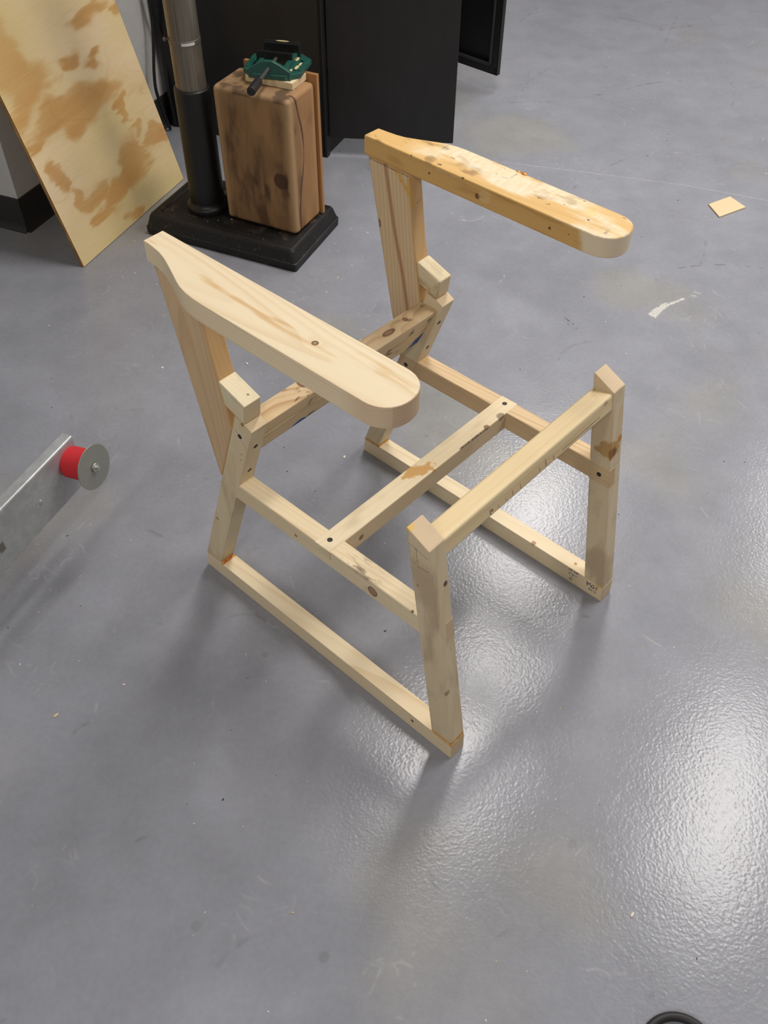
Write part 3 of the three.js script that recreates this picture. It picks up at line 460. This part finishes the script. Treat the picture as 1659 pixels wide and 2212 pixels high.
// ---------------------------------------------------------------- drill press (foot and column)
const castTex = dataTex(512, 512, (D) => { for (let j = 0; j < 512; j++) for (let i = 0; i < 512; i++) { const d = sst(0.12, 0.6, fbm(i * 0.02, j * 0.02, 3, 5)), s = sst(0.72, 0.9, vn(i * 0.3, j * 0.3, 9)), k = (j * 512 + i) * 4; const c = [0.072 + 0.16 * d + 0.3 * s, 0.069 + 0.13 * d + 0.26 * s, 0.067 + 0.095 * d + 0.2 * s]; for (let q = 0; q < 3; q++) D[k + q] = clamp(c[q]) * 255; D[k + 3] = 255; } });
castTex.wrapS = castTex.wrapT = THREE.RepeatWrapping;
const cast = std({ map: castTex, roughness: 0.55 }), blackGloss = std({ color: new THREE.Color(0.011, 0.011, 0.012), roughness: 0.33 });
{
  const F = V(-1.233, 0, -0.681), ex = V(-0.95, 0, 0.3125).normalize(), ez = V(-0.335, 0, -0.942).normalize();
  const LX = 0.56, LZ = 0.325, C = F.clone().addScaledVector(ex, LX / 2).addScaledVector(ez, LZ / 2);
  const dp = thing('drill_press', 'black cast iron machine foot with a round steel column rising out of frame', 'drill press', [C.x, 0, C.z]);
  // cast foot: stacked rounded rectangles
  const ring = (hx, hz, r) => { const p = []; for (let q = 0; q < 4; q++) for (let k = 0; k <= 5; k++) { const a = (q + k / 5) * Math.PI / 2, sx = q === 0 || q === 3 ? 1 : -1, sz = q < 2 ? 1 : -1; p.push([sx * (hx - r) + r * Math.cos(a), sz * (hz - r) + r * Math.sin(a)]); } return p; };
  const lv = [[0.000, 0.278, 0.160, 0.008], [0.026, 0.280, 0.1625, 0.010], [0.028, 0.277, 0.159, 0.010], [0.060, 0.268, 0.151, 0.012], [0.067, 0.264, 0.147, 0.012], [0.069, 0.258, 0.141, 0.012], [0.069, 0.240, 0.124, 0.012], [0.0655, 0.236, 0.120, 0.012], [0.0655, 0.1, 0.06, 0.01], [0.0655, 0.002, 0.002, 0.001]];
  const pos = [], uv = [], P3 = (i, k) => { const L = lv[i], q = L[5] ??= ring(L[1], L[2], L[3]); const a = q[k % q.length]; return [C.clone().addScaledVector(ex, a[0]).addScaledVector(ez, -a[1]).add(V(0, L[0], 0)), a]; };
  for (let i = 0; i < lv.length - 1; i++) for (let k = 0; k < 24; k++) {
    const A = P3(i, k), B = P3(i, k + 1), D = P3(i + 1, k), E = P3(i + 1, k + 1);
    for (const [v, a, y] of [[A[0], A[1], i], [B[0], B[1], i], [E[0], E[1], i + 1], [A[0], A[1], i], [E[0], E[1], i + 1], [D[0], D[1], i + 1]]) { pos.push(v.x, v.y, v.z); uv.push(a[0] * 3 + lv[y][0] * 2, a[1] * 3 + lv[y][0] * 3); }
  }
  const g = new THREE.BufferGeometry(); g.setAttribute('position', new THREE.Float32BufferAttribute(pos, 3)); g.setAttribute('uv', new THREE.Float32BufferAttribute(uv, 2)); g.computeVertexNormals();
  const foot = part(dp, 'foot', g, phy({ map: castTex, roughness: 0.55 }));
  // the machined slot in the foot and a bolt hole
  part(foot, 'slot', obox(F.clone().addScaledVector(ex, 0.20).addScaledVector(ez, 0.055).add(V(0, 0.0652, 0)), ex, UP, ex.clone().cross(UP), 0.20, 0.0012, 0.007), blackGloss);
  const c = V(-1.651, 0, -0.689);
  part(dp, 'column_socket', latheAt(c, UP, [[0.066, 0.064], [0.069, 0.068], [0.069, 0.081], [0.066, 0.086], [0.058, 0.090], [0.0555, 0.1], [0.0545, 0.30], [0.0535, 0.452], [0.0525, 0.456], [0.046, 0.457]], 56), std({ color: new THREE.Color(0.007, 0.007, 0.007), roughness: 0.42 }));
  const stx = dataTex(256, 256, (D) => { for (let j = 0; j < 256; j++) for (let i = 0; i < 256; i++) { const v = 0.50 + 0.07 * vn(i * 0.9, j * 0.02, 1) + 0.06 * fbm(i * 0.06, j * 0.02, 2, 3), k = (j * 256 + i) * 4; D[k] = v * 255; D[k + 1] = v * 240; D[k + 2] = v * 218; D[k + 3] = 255; } });
  part(dp, 'column', latheAt(c, UP, [[0.0455, 0.44], [0.0455, 1.5]], 56), std({ map: stx, metalness: 0.6, roughness: 0.34 }));
  const col = part(dp, 'stop_ring', latheAt(c, UP, [[0.0455, 0.583], [0.0467, 0.584], [0.0467, 0.596], [0.0455, 0.597]], 56), std({ color: new THREE.Color(0.20, 0.185, 0.165), metalness: 0.7, roughness: 0.42 }));
  const cd = V(CAM[0] - c.x, 0, CAM[2] - c.z).normalize(), lt = V(-cd.z, 0, cd.x);   // lt: towards the left of the column
  const ss = c.clone().addScaledVector(lt, 0.052).add(V(0, 0.594, 0));
  part(col, 'thumb_screw', [latheAt(ss.clone().addScaledVector(lt, -0.006), lt, [[0.0001, 0], [0.003, 0], [0.003, 0.006], [0.006, 0.007], [0.0065, 0.012], [0.004, 0.015], [0.0001, 0.0155]], 14)], std({ color: new THREE.Color(0.22, 0.17, 0.13), metalness: 0.4, roughness: 0.6 }));
  { const g2 = new THREE.CylinderGeometry(0.0470, 0.0470, 0.008, 18, 1, true, 0, 0.85); g2.rotateY(Math.atan2(cd.x, cd.z) - 0.25); g2.translate(c.x, 0.5902, c.z); part(col, 'sticker', g2, std({ color: new THREE.Color(0.62, 0.60, 0.56), roughness: 0.4, side: THREE.DoubleSide })); }
}
// hanging power cords behind the column
{
  const cordMat = std({ color: new THREE.Color(0.010, 0.010, 0.011), roughness: 0.5 });
  const c1 = [[-2.317, 1.1, -1.06], [-2.312, 0.75, -1.05], [-2.305, 0.465, -1.037], [-2.304, 0.397, -1.035], [-2.297, 0.299, -1.014], [-2.291, 0.233, -0.997], [-2.289, 0.175, -0.991], [-2.293, 0.114, -1.004], [-2.300, 0.05, -1.022], [-2.304, 0.008, -1.036]];
  const c2 = [[-2.305, 1.05, -1.03], [-2.306, 0.7, -1.035], [-2.310, 0.434, -1.049], [-2.315, 0.359, -1.065], [-2.319, 0.283, -1.075], [-2.317, 0.204, -1.069], [-2.314, 0.132, -1.062], [-2.318, 0.06, -1.070], [-2.318, 0.012, -1.071]];
  [[c1, 'black cord hanging lowest along the white wall behind the drill press column', 0.006], [c2, 'black cord hanging beside the dark cabinet side, right of the other cord', 0.0055]].forEach(([p, lab, r]) => {
    const cv = new THREE.CatmullRomCurve3(p.map((q) => V(...q))); const o = thing('power_cord', lab, 'cord', [p[p.length - 1][0], 0, p[p.length - 1][2]]);
    part(o, 'cable', new THREE.TubeGeometry(cv, 80, r, 10), cordMat);
  });
}
// ---------------------------------------------------------------- timber block, its backing board, vise pad and vise
{
  const et = V(0.278, 0, 0.961).normalize(), ew = UP.clone().cross(et).negate().normalize();   // ew: from the front right corner to the front left
  const EW = V(-0.961, 0, 0.278).normalize(), y0 = 0.0695, y1 = 0.4905, F = V(-1.3015, 0, -0.7575);
  const paintBlock = (l, w, t, c, face) => {
    wood({ seed: 71, light: [0.555, 0.425, 0.28], dark: [0.44, 0.32, 0.20], con: 0.22, ring: 0.014, pw: 0.05, pt: 0.05, tw: 0.06, warp: 0.01, knots: [{ l: 0.172, w: 0.044, r: 0.024 }] })(l, w, t, c);
    const n = fbm(l * 9, w * 26, t * 26, 4);
    tint(c, [0.32, 0.22, 0.13], 0.7 * sst(0.02, 0.5, n)); tint(c, [0.70, 0.52, 0.34], 0.5 * sst(0.0, 0.5, -n));
    if (l > 0.41) { tint(c, [0.62, 0.50, 0.36], 0.8); tint(c, [0.26, 0.19, 0.13], 0.65 * sst(0.05, 0.45, fbm(w * 22, t * 22, 5, 4))); }
    else tint(c, [0.62, 0.50, 0.36], 0.55 * sst(0.36, 0.42, l + 0.06 * n));
    const edge = Math.min(Math.abs(w), Math.abs(0.259 - w)) + Math.min(Math.abs(t), Math.abs(0.155 - t)); tint(c, [0.72, 0.59, 0.43], 0.7 * (1 - sst(0.008, 0.035, edge)));
    if (w < 0.02 && t < 0.14) { const q = 0.105 + 0.02 * Math.sin(l * 14 + 1) + 0.006 * n; tint(c, [0.16, 0.09, 0.05], 0.8 * (1 - sst(0.0015, 0.0055 + 0.004 * vn(l * 20, 2), Math.abs(t - q)))); tint(c, [0.66, 0.47, 0.29], 0.45 * (t < q ? 1 : 0)); }
    if (face === 'A' && t > 0.1) tint(c, [0.20, 0.11, 0.07], 0.55 * blob([l, w, 0], [0.172, 0.044, 0], 0.026, 2, 0.2)), tint(c, [0.2, 0.12, 0.07], 0.55 * sst(0.2, 0.5, fbm(l * 16, w * 40, 8, 3)) * (1 - sst(0.04, 0.09, Math.hypot(l - 0.16, (w - 0.08) * 0.8))));
  };
  const blk = thing('timber_block', 'thick brown timber offcut with a dark knot standing on the black machine foot', 'timber', [-1.45, y0, -0.79]);
  board(blk, 'block', [[0, 0], [y1 - y0, 0], [y1 - y0, 0.259], [0, 0.259]], 0.155, F.clone().addScaledVector(et, -0.155).setY(y0), UP, EW, et, { paint: paintBlock, fillet: 0.006, bevel: 0.013, res: 700, material: (map) => std({ map, roughness: 0.75 }) });
  const thin = thing('thin_board', 'thin upright board standing behind the brown timber block', 'board', [-1.46, y0, -0.86]);
  board(thin, 'plank', [[0, -0.006], [0.440, -0.006], [0.440, 0.245], [0, 0.245]], 0.014, F.clone().addScaledVector(et, -0.171).setY(y0), UP, EW, et, { wood: { seed: 73, light: [0.68, 0.50, 0.31], dark: [0.50, 0.33, 0.18], con: 0.5, ring: 0.006 }, res: 600 });
  const pad = thing('vise_pad', 'small pale square of plywood lying under the green vise', 'plywood', [-1.42, y1, -0.85]);
  const pe = V(-0.953, 0, 0.302).normalize(), pz = V(0.302, 0, 0.953).normalize();
  board(pad, 'square', [[0, 0], [0.158, 0], [0.158, 0.083], [0, 0.083]], 0.0200, V(-1.345, y1 + 0.0005, -0.819).addScaledVector(pe, 0.158), pe.clone().negate(), pz.clone().negate(), V(0, 1, 0), { wood: { seed: 75, light: [0.93, 0.86, 0.70], dark: [0.84, 0.74, 0.56], con: 0.25 }, res: 900 });
  // vise
  const vy = y1 + 0.0207, s = V(0.5, 0, 0.866).normalize(), j = V(0.866, 0, -0.5).normalize(), C = V(-1.459, vy, -0.871);
  const at = (a, y, b) => C.clone().addScaledVector(j, a).addScaledVector(s, b).add(V(0, y, 0));
  const vise = thing('drill_press_vise', 'green drill press vise with black jaws and screw handle on the timber block', 'vise', [C.x, C.y, C.z]);
  const green = phy({ color: new THREE.Color(0.012, 0.085, 0.065), roughness: 0.35, clearcoat: 0.4, clearcoatRoughness: 0.3 }), jawM = std({ color: new THREE.Color(0.012, 0.012, 0.012), roughness: 0.4, metalness: 0.2 }), steel = std({ color: new THREE.Color(0.18, 0.175, 0.17), metalness: 0.8, roughness: 0.4 });
  const plan = (pts, y, h, holes = [], bv = 0.002) => { const sh = new THREE.Shape(pts.map((p) => new THREE.Vector2(p[0], p[1]))); for (const q of holes) sh.holes.push(new THREE.Path(q.map((p) => new THREE.Vector2(p[0], p[1])))); const g = new THREE.ExtrudeGeometry(sh, { depth: h - 2 * bv, bevelEnabled: true, bevelSize: bv, bevelThickness: bv, bevelSegments: 2 }); g.translate(0, 0, bv); return place(g, at(0, y, 0), j, s, j.clone().cross(s)); };
  // j x s points down, so shapes are extruded downwards from their top
  const slotR = [[0.060, 0.055], [0.072, 0.045], [0.072, -0.025], [0.060, -0.035]], slotL = slotR.map((p) => [-p[0], p[1]]).reverse();
  const body = [plan([[-0.048, 0.092], [-0.085, 0.062], [-0.088, -0.040], [-0.05, -0.075], [0.05, -0.075], [0.088, -0.040], [0.085, 0.062], [0.048, 0.092]], 0.0155, 0.015, [slotR, slotL, [[-0.032, 0.06], [0.032, 0.06], [0.032, -0.04], [-0.032, -0.04]]])];
  const wall = new THREE.Shape([[-0.062, 0], [0.062, 0], [0.062, 0.022], [0.03, 0.040], [0.012, 0.048], [-0.012, 0.048], [-0.03, 0.040], [-0.062, 0.022]].map((p) => new THREE.Vector2(...p)));
  body.push(place(new THREE.ExtrudeGeometry(wall, { depth: 0.010, bevelEnabled: true, bevelSize: 0.0015, bevelThickness: 0.0015, bevelSegments: 2 }), at(0, 0.001, 0.078), j, UP, j.clone().cross(UP)));
  for (const q of [-1, 1]) body.push(obox(at(q * 0.042, 0.021, 0.005), j, UP, j.clone().cross(UP), 0.014, 0.016, 0.155, 0.002));
  for (const q of [-1, 1]) body.push(obox(at(q * 0.080, 0.014, 0.01), j, UP, j.clone().cross(UP), 0.010, 0.012, 0.085, 0.002));
  part(vise, 'body', body, green);
  part(vise, 'jaw', [obox(at(-0.006, 0.027, 0.010), j, UP, j.clone().cross(UP), 0.108, 0.036, 0.012, 0.0015), obox(at(-0.006, 0.0445, 0.010), j, UP, j.clone().cross(UP), 0.108, 0.003, 0.012)], jawM);
  part(vise, 'jaw', [obox(at(0, 0.031, -0.045), j, UP, j.clone().cross(UP), 0.110, 0.044, 0.010, 0.0015), obox(at(0, 0.037, -0.057), j, UP, j.clone().cross(UP), 0.110, 0.034, 0.010, 0.0015)], jawM);
  const dust = std({ color: new THREE.Color(0.55, 0.48, 0.25), roughness: 0.95 });
  [[0.066, 0.03, 0.02], [0.07, 0.005, 0.016], [0.055, 0.055, 0.014], [0.05, -0.03, 0.02], [0.0, -0.055, 0.03]].forEach(([a, b, w], i) => { const g = new THREE.SphereGeometry(1, 12, 6); g.scale(w * (i === 4 ? 0.75 : 0.3), 0.0016, w * (i === 4 ? 0.12 : 0.8)); part(vise, 'sawdust_clump', place(g, at(a, i === 4 ? 0.0535 : 0.0165, b), j, UP, j.clone().cross(UP)), dust); });
  const sc = part(vise, 'screw', cylAt(at(0, 0.030, 0.095), s, 0.0055, 0.170, 18), steel);
  part(sc, 'handle', latheAt(at(0, 0.030, 0.172), s, [[0.0001, 0], [0.007, 0], [0.0085, 0.004], [0.0125, 0.012], [0.0128, 0.075], [0.0115, 0.079], [0.0001, 0.0795]], 26), std({ color: new THREE.Color(0.012, 0.010, 0.010), roughness: 0.5 }));
}
// ---------------------------------------------------------------- black steel cabinet with two open doors
{
  const a1 = -1.172, a0 = -1.835, b0 = 1.791, b1 = 2.741, H = 1.95, t = 0.012;
  const ctx = dataTex(512, 512, (D) => { for (let j = 0; j < 512; j++) for (let i = 0; i < 512; i++) { const v = 0.118 + 0.018 * fbm(i * 0.02, j * 0.02, 1, 4) + 0.012 * vn(i * 0.8, j * 0.8, 2), k = (j * 512 + i) * 4; D[k] = v * 255; D[k + 1] = v * 248; D[k + 2] = v * 252; D[k + 3] = 255; } });
  ctx.wrapS = ctx.wrapT = THREE.RepeatWrapping; ctx.repeat.set(2, 2);
  const blk = std({ map: ctx, roughness: 0.46 });
  const p = room(a1, 0, b0), cab = thing('steel_cabinet', 'tall black steel cabinet with both doors standing open behind the timber block', 'cabinet', [p.x, 0, p.z]);
  part(cab, 'side_panel', [rbox(a0, a1, 0.0, H, b0, b0 + t, 0.002), rbox(a1 - 0.014, a1 + 0.004, 0.0, H, b0, b0 + 0.028, 0.002)], blk);
  part(cab, 'side_panel', [rbox(a0, a1, 0.0, H, b1 - t, b1, 0.002), rbox(a1 - 0.014, a1 + 0.004, 0.0, H, b1 - 0.028, b1, 0.002)], blk);
  part(cab, 'back_panel', rbox(a0, a0 + 0.01, 0.06, H, b0 + t, b1 - t), blk);
  part(cab, 'top_panel', rbox(a0, a1, H - 0.03, H, b0 + t, b1 - t), blk);
  part(cab, 'plinth', rbox(a1 - 0.03, a1 - 0.005, 0, 0.075, b0 + t, b1 - t), blk);
  for (const y of [0.075, 0.55, 1.0, 1.45]) part(cab, 'shelf', rbox(a0 + 0.01, a1 - 0.02, y, y + 0.025, b0 + t, b1 - t, 0.003), blk);
  const door = (hinge, tip, outSign, hand) => {
    const h = V(hinge[0], 0, hinge[1]), q = V(tip[0], 0, tip[1]).sub(h), W = q.length(), ex = q.normalize(), ez = ex.clone().cross(UP);   // ez: one face
    const o = ez.clone().multiplyScalar(outSign), y0 = 0.07, y1 = 1.9, tk = 0.022;
    const bx = (u0, u1, v0, v1, d0, d1, r = 0) => obox(h.clone().addScaledVector(ex, (u0 + u1) / 2).addScaledVector(o, (d0 + d1) / 2).add(V(0, (v0 + v1) / 2, 0)), ex, UP, ez, u1 - u0, v1 - v0, d1 - d0, r);
    const d = part(cab, 'door', [bx(0, W, y0, y1, -0.003, 0, 0.001), bx(0, 0.004, y0, y1, -tk, -0.002), bx(W - 0.004, W, y0, y1, -tk, -0.002, 0.001), bx(0, W, y0, y0 + 0.004, -tk, -0.002), bx(0, W, y1 - 0.004, y1, -tk, -0.002), bx(W - 0.03, W, y0, y1, -tk, -tk + 0.004, 0.001), bx(0, 0.03, y0, y1, -tk, -tk + 0.004, 0.001), bx(0, W, y0, y0 + 0.03, -tk, -tk + 0.004, 0.001), bx(0, W, y1 - 0.03, y1, -tk, -tk + 0.004, 0.001)], blk);
    part(d, 'inner_frame', [bx(W - 0.042, W - 0.032, y0 + 0.03, y1 - 0.03, -tk - 0.006, -tk + 0.006, 0.002), bx(0.032, W - 0.032, y0 + 0.030, y0 + 0.040, -tk - 0.006, -tk + 0.006, 0.002)], std({ color: new THREE.Color(0.035, 0.036, 0.04), roughness: 0.45 }));
    for (const y of [0.35, 0.98, 1.6]) part(d, 'hinge', cylAt(h.clone().addScaledVector(o, -0.008).add(V(0, y, 0)), UP, 0.006, 0.07, 12), blk);
    if (hand) part(d, 'handle', [bx(W - 0.07, W - 0.05, 0.95, 1.09, 0, 0.02, 0.004)], std({ color: new THREE.Color(0.3, 0.3, 0.3), metalness: 0.8, roughness: 0.35 }));
  };
  door([-1.7055, -1.312], [-1.347, -1.583], 1, false);
  door([-2.050, -2.186], [-1.600, -2.190], -1, true);
}
// ---------------------------------------------------------------- steel channel with red roller at the left edge
{
  const d = V(0.3375, 0, 0.9413).normalize(), n = V(0.9413, 0, -0.3375).normalize(), o = V(-0.778, 0.3, 0.378), wh = 0.136, fl = 0.024, th = 0.0022, r = 0.006;
  const gtx = dataTex(512, 512, (D) => { for (let j = 0; j < 512; j++) for (let i = 0; i < 512; i++) { const q = fbm(i * 0.03, j * 0.03, 1, 4), v = 0.70 + 0.05 * q + 0.02 * vn(i * 0.12, j * 0.12, 4), k = (j * 512 + i) * 4; D[k] = v * 250; D[k + 1] = v * 255; D[k + 2] = v * 258 > 255 ? 255 : v * 258; D[k + 3] = 255; } });
  gtx.wrapS = gtx.wrapT = THREE.RepeatWrapping; gtx.repeat.set(4, 4);
  const galv = std({ map: gtx, metalness: 0.3, roughness: 0.36 });
  const st = thing('roller_arm', 'galvanized steel channel arm with a red roller and steel disc at its end', 'roller stand', [-0.5, 0, 1.15]);
  // C-section: web on the n side, flanges away from it; x along n, y up
  const s = new THREE.Shape(); s.moveTo(-fl, 0); s.lineTo(-r, 0); s.quadraticCurveTo(0, 0, 0, -r); s.lineTo(0, -wh + r); s.quadraticCurveTo(0, -wh, -r, -wh); s.lineTo(-fl, -wh); s.lineTo(-fl, -wh + th); s.lineTo(-r, -wh + th); s.quadraticCurveTo(-th, -wh + th, -th, -wh + r); s.lineTo(-th, -r); s.quadraticCurveTo(-th, -th, -r, -th); s.lineTo(-fl, -th); s.closePath();
  const g = new THREE.ExtrudeGeometry(s, { depth: 1.0, bevelEnabled: false, curveSegments: 8 }); place(g, o, n, UP, n.clone().cross(UP));
  if (n.clone().cross(UP).dot(d) < 0) throw new Error('flip');
  const ch = part(st, 'channel', g, galv);
  const dark = std({ color: new THREE.Color(0.16, 0.155, 0.14), roughness: 0.7 });
  part(ch, 'slot', obox(o.clone().addScaledVector(d, 0.262).add(V(0, -0.078, 0)).addScaledVector(n, 0.0002), d, UP, d.clone().cross(UP), 0.014, 0.022, 0.0012, 0.0005), dark);
  part(ch, 'rivet', latheAt(o.clone().addScaledVector(d, 0.135).add(V(0, -0.071, 0)), n, [[0.0058, 0], [0.0055, 0.0012], [0.003, 0.002], [0.0001, 0.0022]], 18), galv);
  const ax = n.clone().addScaledVector(UP, 0.12).normalize(), c = o.clone().addScaledVector(d, 0.027).add(V(0, -0.050, 0));
  part(st, 'roller', latheAt(c, ax, [[0.0001, 0.0], [0.030, 0.0], [0.0335, 0.002], [0.0345, 0.006], [0.0345, 0.058], [0.033, 0.062], [0.0001, 0.062]], 44), std({ color: new THREE.Color(0.60, 0.022, 0.03), roughness: 0.75 }));
  const disc = part(st, 'disc', latheAt(c.clone().addScaledVector(ax, 0.062), ax, [[0.0001, 0], [0.049, 0], [0.0497, 0.0006], [0.0497, 0.0016], [0.049, 0.0022], [0.0001, 0.0022]], 56), std({ color: new THREE.Color(0.36, 0.37, 0.34), metalness: 0.6, roughness: 0.45 }));
  part(disc, 'bolt', [latheAt(c.clone().addScaledVector(ax, 0.0642), ax, [[0.0001, 0], [0.0105, 0], [0.0105, 0.004], [0.009, 0.005], [0.0001, 0.005]], 6), cylAt(c.clone().addScaledVector(ax, 0.0715), ax, 0.0045, 0.012, 14)], std({ color: new THREE.Color(0.6, 0.6, 0.55), metalness: 0.85, roughness: 0.28 }));
  // the upright that carries the arm, outside the frame
  const up = o.clone().addScaledVector(d, 0.82);
  part(st, 'upright', obox(V(up.x, 0.159, up.z).addScaledVector(n, -0.032), d, UP, d.clone().cross(UP), 0.04, 0.31, 0.04, 0.003), galv);
  part(st, 'foot_bar', obox(V(up.x, 0.012, up.z).addScaledVector(n, -0.032), d, UP, d.clone().cross(UP), 0.06, 0.024, 0.40, 0.003), galv);
}
// ---------------------------------------------------------------- small things on the floor
{
  const c = V(-0.443, 0.0005, -1.975), e1 = V(0.0315, 0, -0.11).normalize(), e2 = V(0.11, 0, 0.0315).normalize();
  const sq = thing('wood_offcut', 'thin pale square of plywood lying alone on the grey floor at right', 'offcut', [c.x, 0, c.z]);
  const poly = [[-0.493, -1.945], [-0.424, -1.894], [-0.389, -2.015], [-0.465, -2.045]].map(([x, z]) => { const q = V(x, 0, z).sub(V(c.x, 0, c.z)); return [q.dot(e1), q.dot(e2)]; });
  let ar = 0; poly.forEach((p, i) => { const m = poly[(i + 1) % 4]; ar += p[0] * m[1] - m[0] * p[1]; }); if (ar < 0) poly.reverse();
  const et = e1.clone().cross(e2), flip = et.y < 0;
  board(sq, 'square', flip ? poly.map((p) => [p[0], -p[1]]).reverse() : poly, 0.005, c, e1, flip ? e2.clone().negate() : e2, flip ? et.clone().negate() : et, { wood: { seed: 91, light: [0.87, 0.78, 0.63], dark: [0.78, 0.67, 0.50], con: 0.2 }, fillet: 0.0004, bevel: 0.0005 });
  const hp = []; const hc = V(0.775, 0, 0.425);
  for (let k = 0; k <= 30; k++) { const a = -2.6 + 5.4 * k / 30; hp.push(V(hc.x + 0.057 * Math.cos(a - 0.6), 0.0075 + 0.011 * Math.max(0, (k - 22) / 8), hc.z + 0.057 * Math.sin(a - 0.6))); }
  hp.unshift(V(0.80, 0.0075, 0.62), V(0.745, 0.0075, 0.52)); hp.push(V(0.86, 0.012, 0.52), V(1.02, 0.0075, 0.60));
  const hose = thing('air_hose', 'black rubber hose loop lying on the floor at the bottom edge', 'hose', [0.775, 0, 0.45]);
  part(hose, 'tube', new THREE.TubeGeometry(new THREE.CatmullRomCurve3(hp), 140, 0.0072, 14), std({ color: new THREE.Color(0.018, 0.016, 0.017), roughness: 0.55 }));
  // wood chips, sawdust crumbs and dark specks
  const scatter = (name, label, n, geo, mat, size, cols, bias) => {
    const m = new THREE.InstancedMesh(geo, mat, n), M = new THREE.Matrix4(), q = new THREE.Quaternion(), col = new THREE.Color(); m.name = numbered(name); m.castShadow = m.receiveShadow = true;
    for (let i = 0; i < n; i++) {
      let x, z; const w = rnd();
      if (w < bias) { const a = R(0, 6.283), r = 0.10 + 0.35 * Math.sqrt(-Math.log(1 - rnd() * 0.95)) ; x = -1.3 + Math.cos(a) * r * 0.9; z = -0.62 + Math.sin(a) * r; } else { x = R(-2.0, 0.95); z = R(-2.6, 1.15); }
      const k = size(); const inFoot = ((x + 1.233) * -0.95 + (z + 0.681) * 0.3125), inFz = ((x + 1.233) * -0.335 + (z + 0.681) * -0.942);
      const y = inFoot > 0.05 && inFoot < 0.50 && inFz > 0.03 && inFz < 0.29 ? 0.066 : inFoot > -0.01 && inFoot < 0.57 && inFz > -0.01 && inFz < 0.34 ? -0.02 : 0;
      q.setFromEuler(new THREE.Euler(0, R(0, 6.28), 0)); M.compose(V(x, y + k[1] * 0.45, z), q, V(...k)); m.setMatrixAt(i, M);
      m.setColorAt(i, col.setRGB(...cols[Math.floor(rnd() * cols.length)]));
    }
    m.userData.kind = 'stuff'; scene.add(m); return tag(m, label, 'debris');
  };
  const chip = new THREE.IcosahedronGeometry(0.5, 1), fl = std({ roughness: 0.85 });
  scatter('wood_chips', 'pale wood crumbs and shavings scattered over the grey floor', 760, chip, fl, () => { const s = rnd() < 0.12 ? R(0.004, 0.008) : R(0.0015, 0.0034); return [s * R(0.8, 1.8), s * 0.35, s * R(0.4, 0.9)]; }, [[0.72, 0.66, 0.56], [0.66, 0.55, 0.36], [0.8, 0.78, 0.72], [0.62, 0.50, 0.32]], 0.35);
  scatter('dark_specks', 'tiny black specks of dirt scattered over the grey floor', 110, chip, fl, () => { const s = R(0.0015, 0.004); return [s * R(0.8, 1.8), s * 0.4, s * R(0.5, 1)]; }, [[0.02, 0.02, 0.02], [0.04, 0.03, 0.02]], 0);
}
scene.traverse((o) => { if (o.isMesh) o.castShadow = o.receiveShadow = true; });
renderer.render(scene, camera);
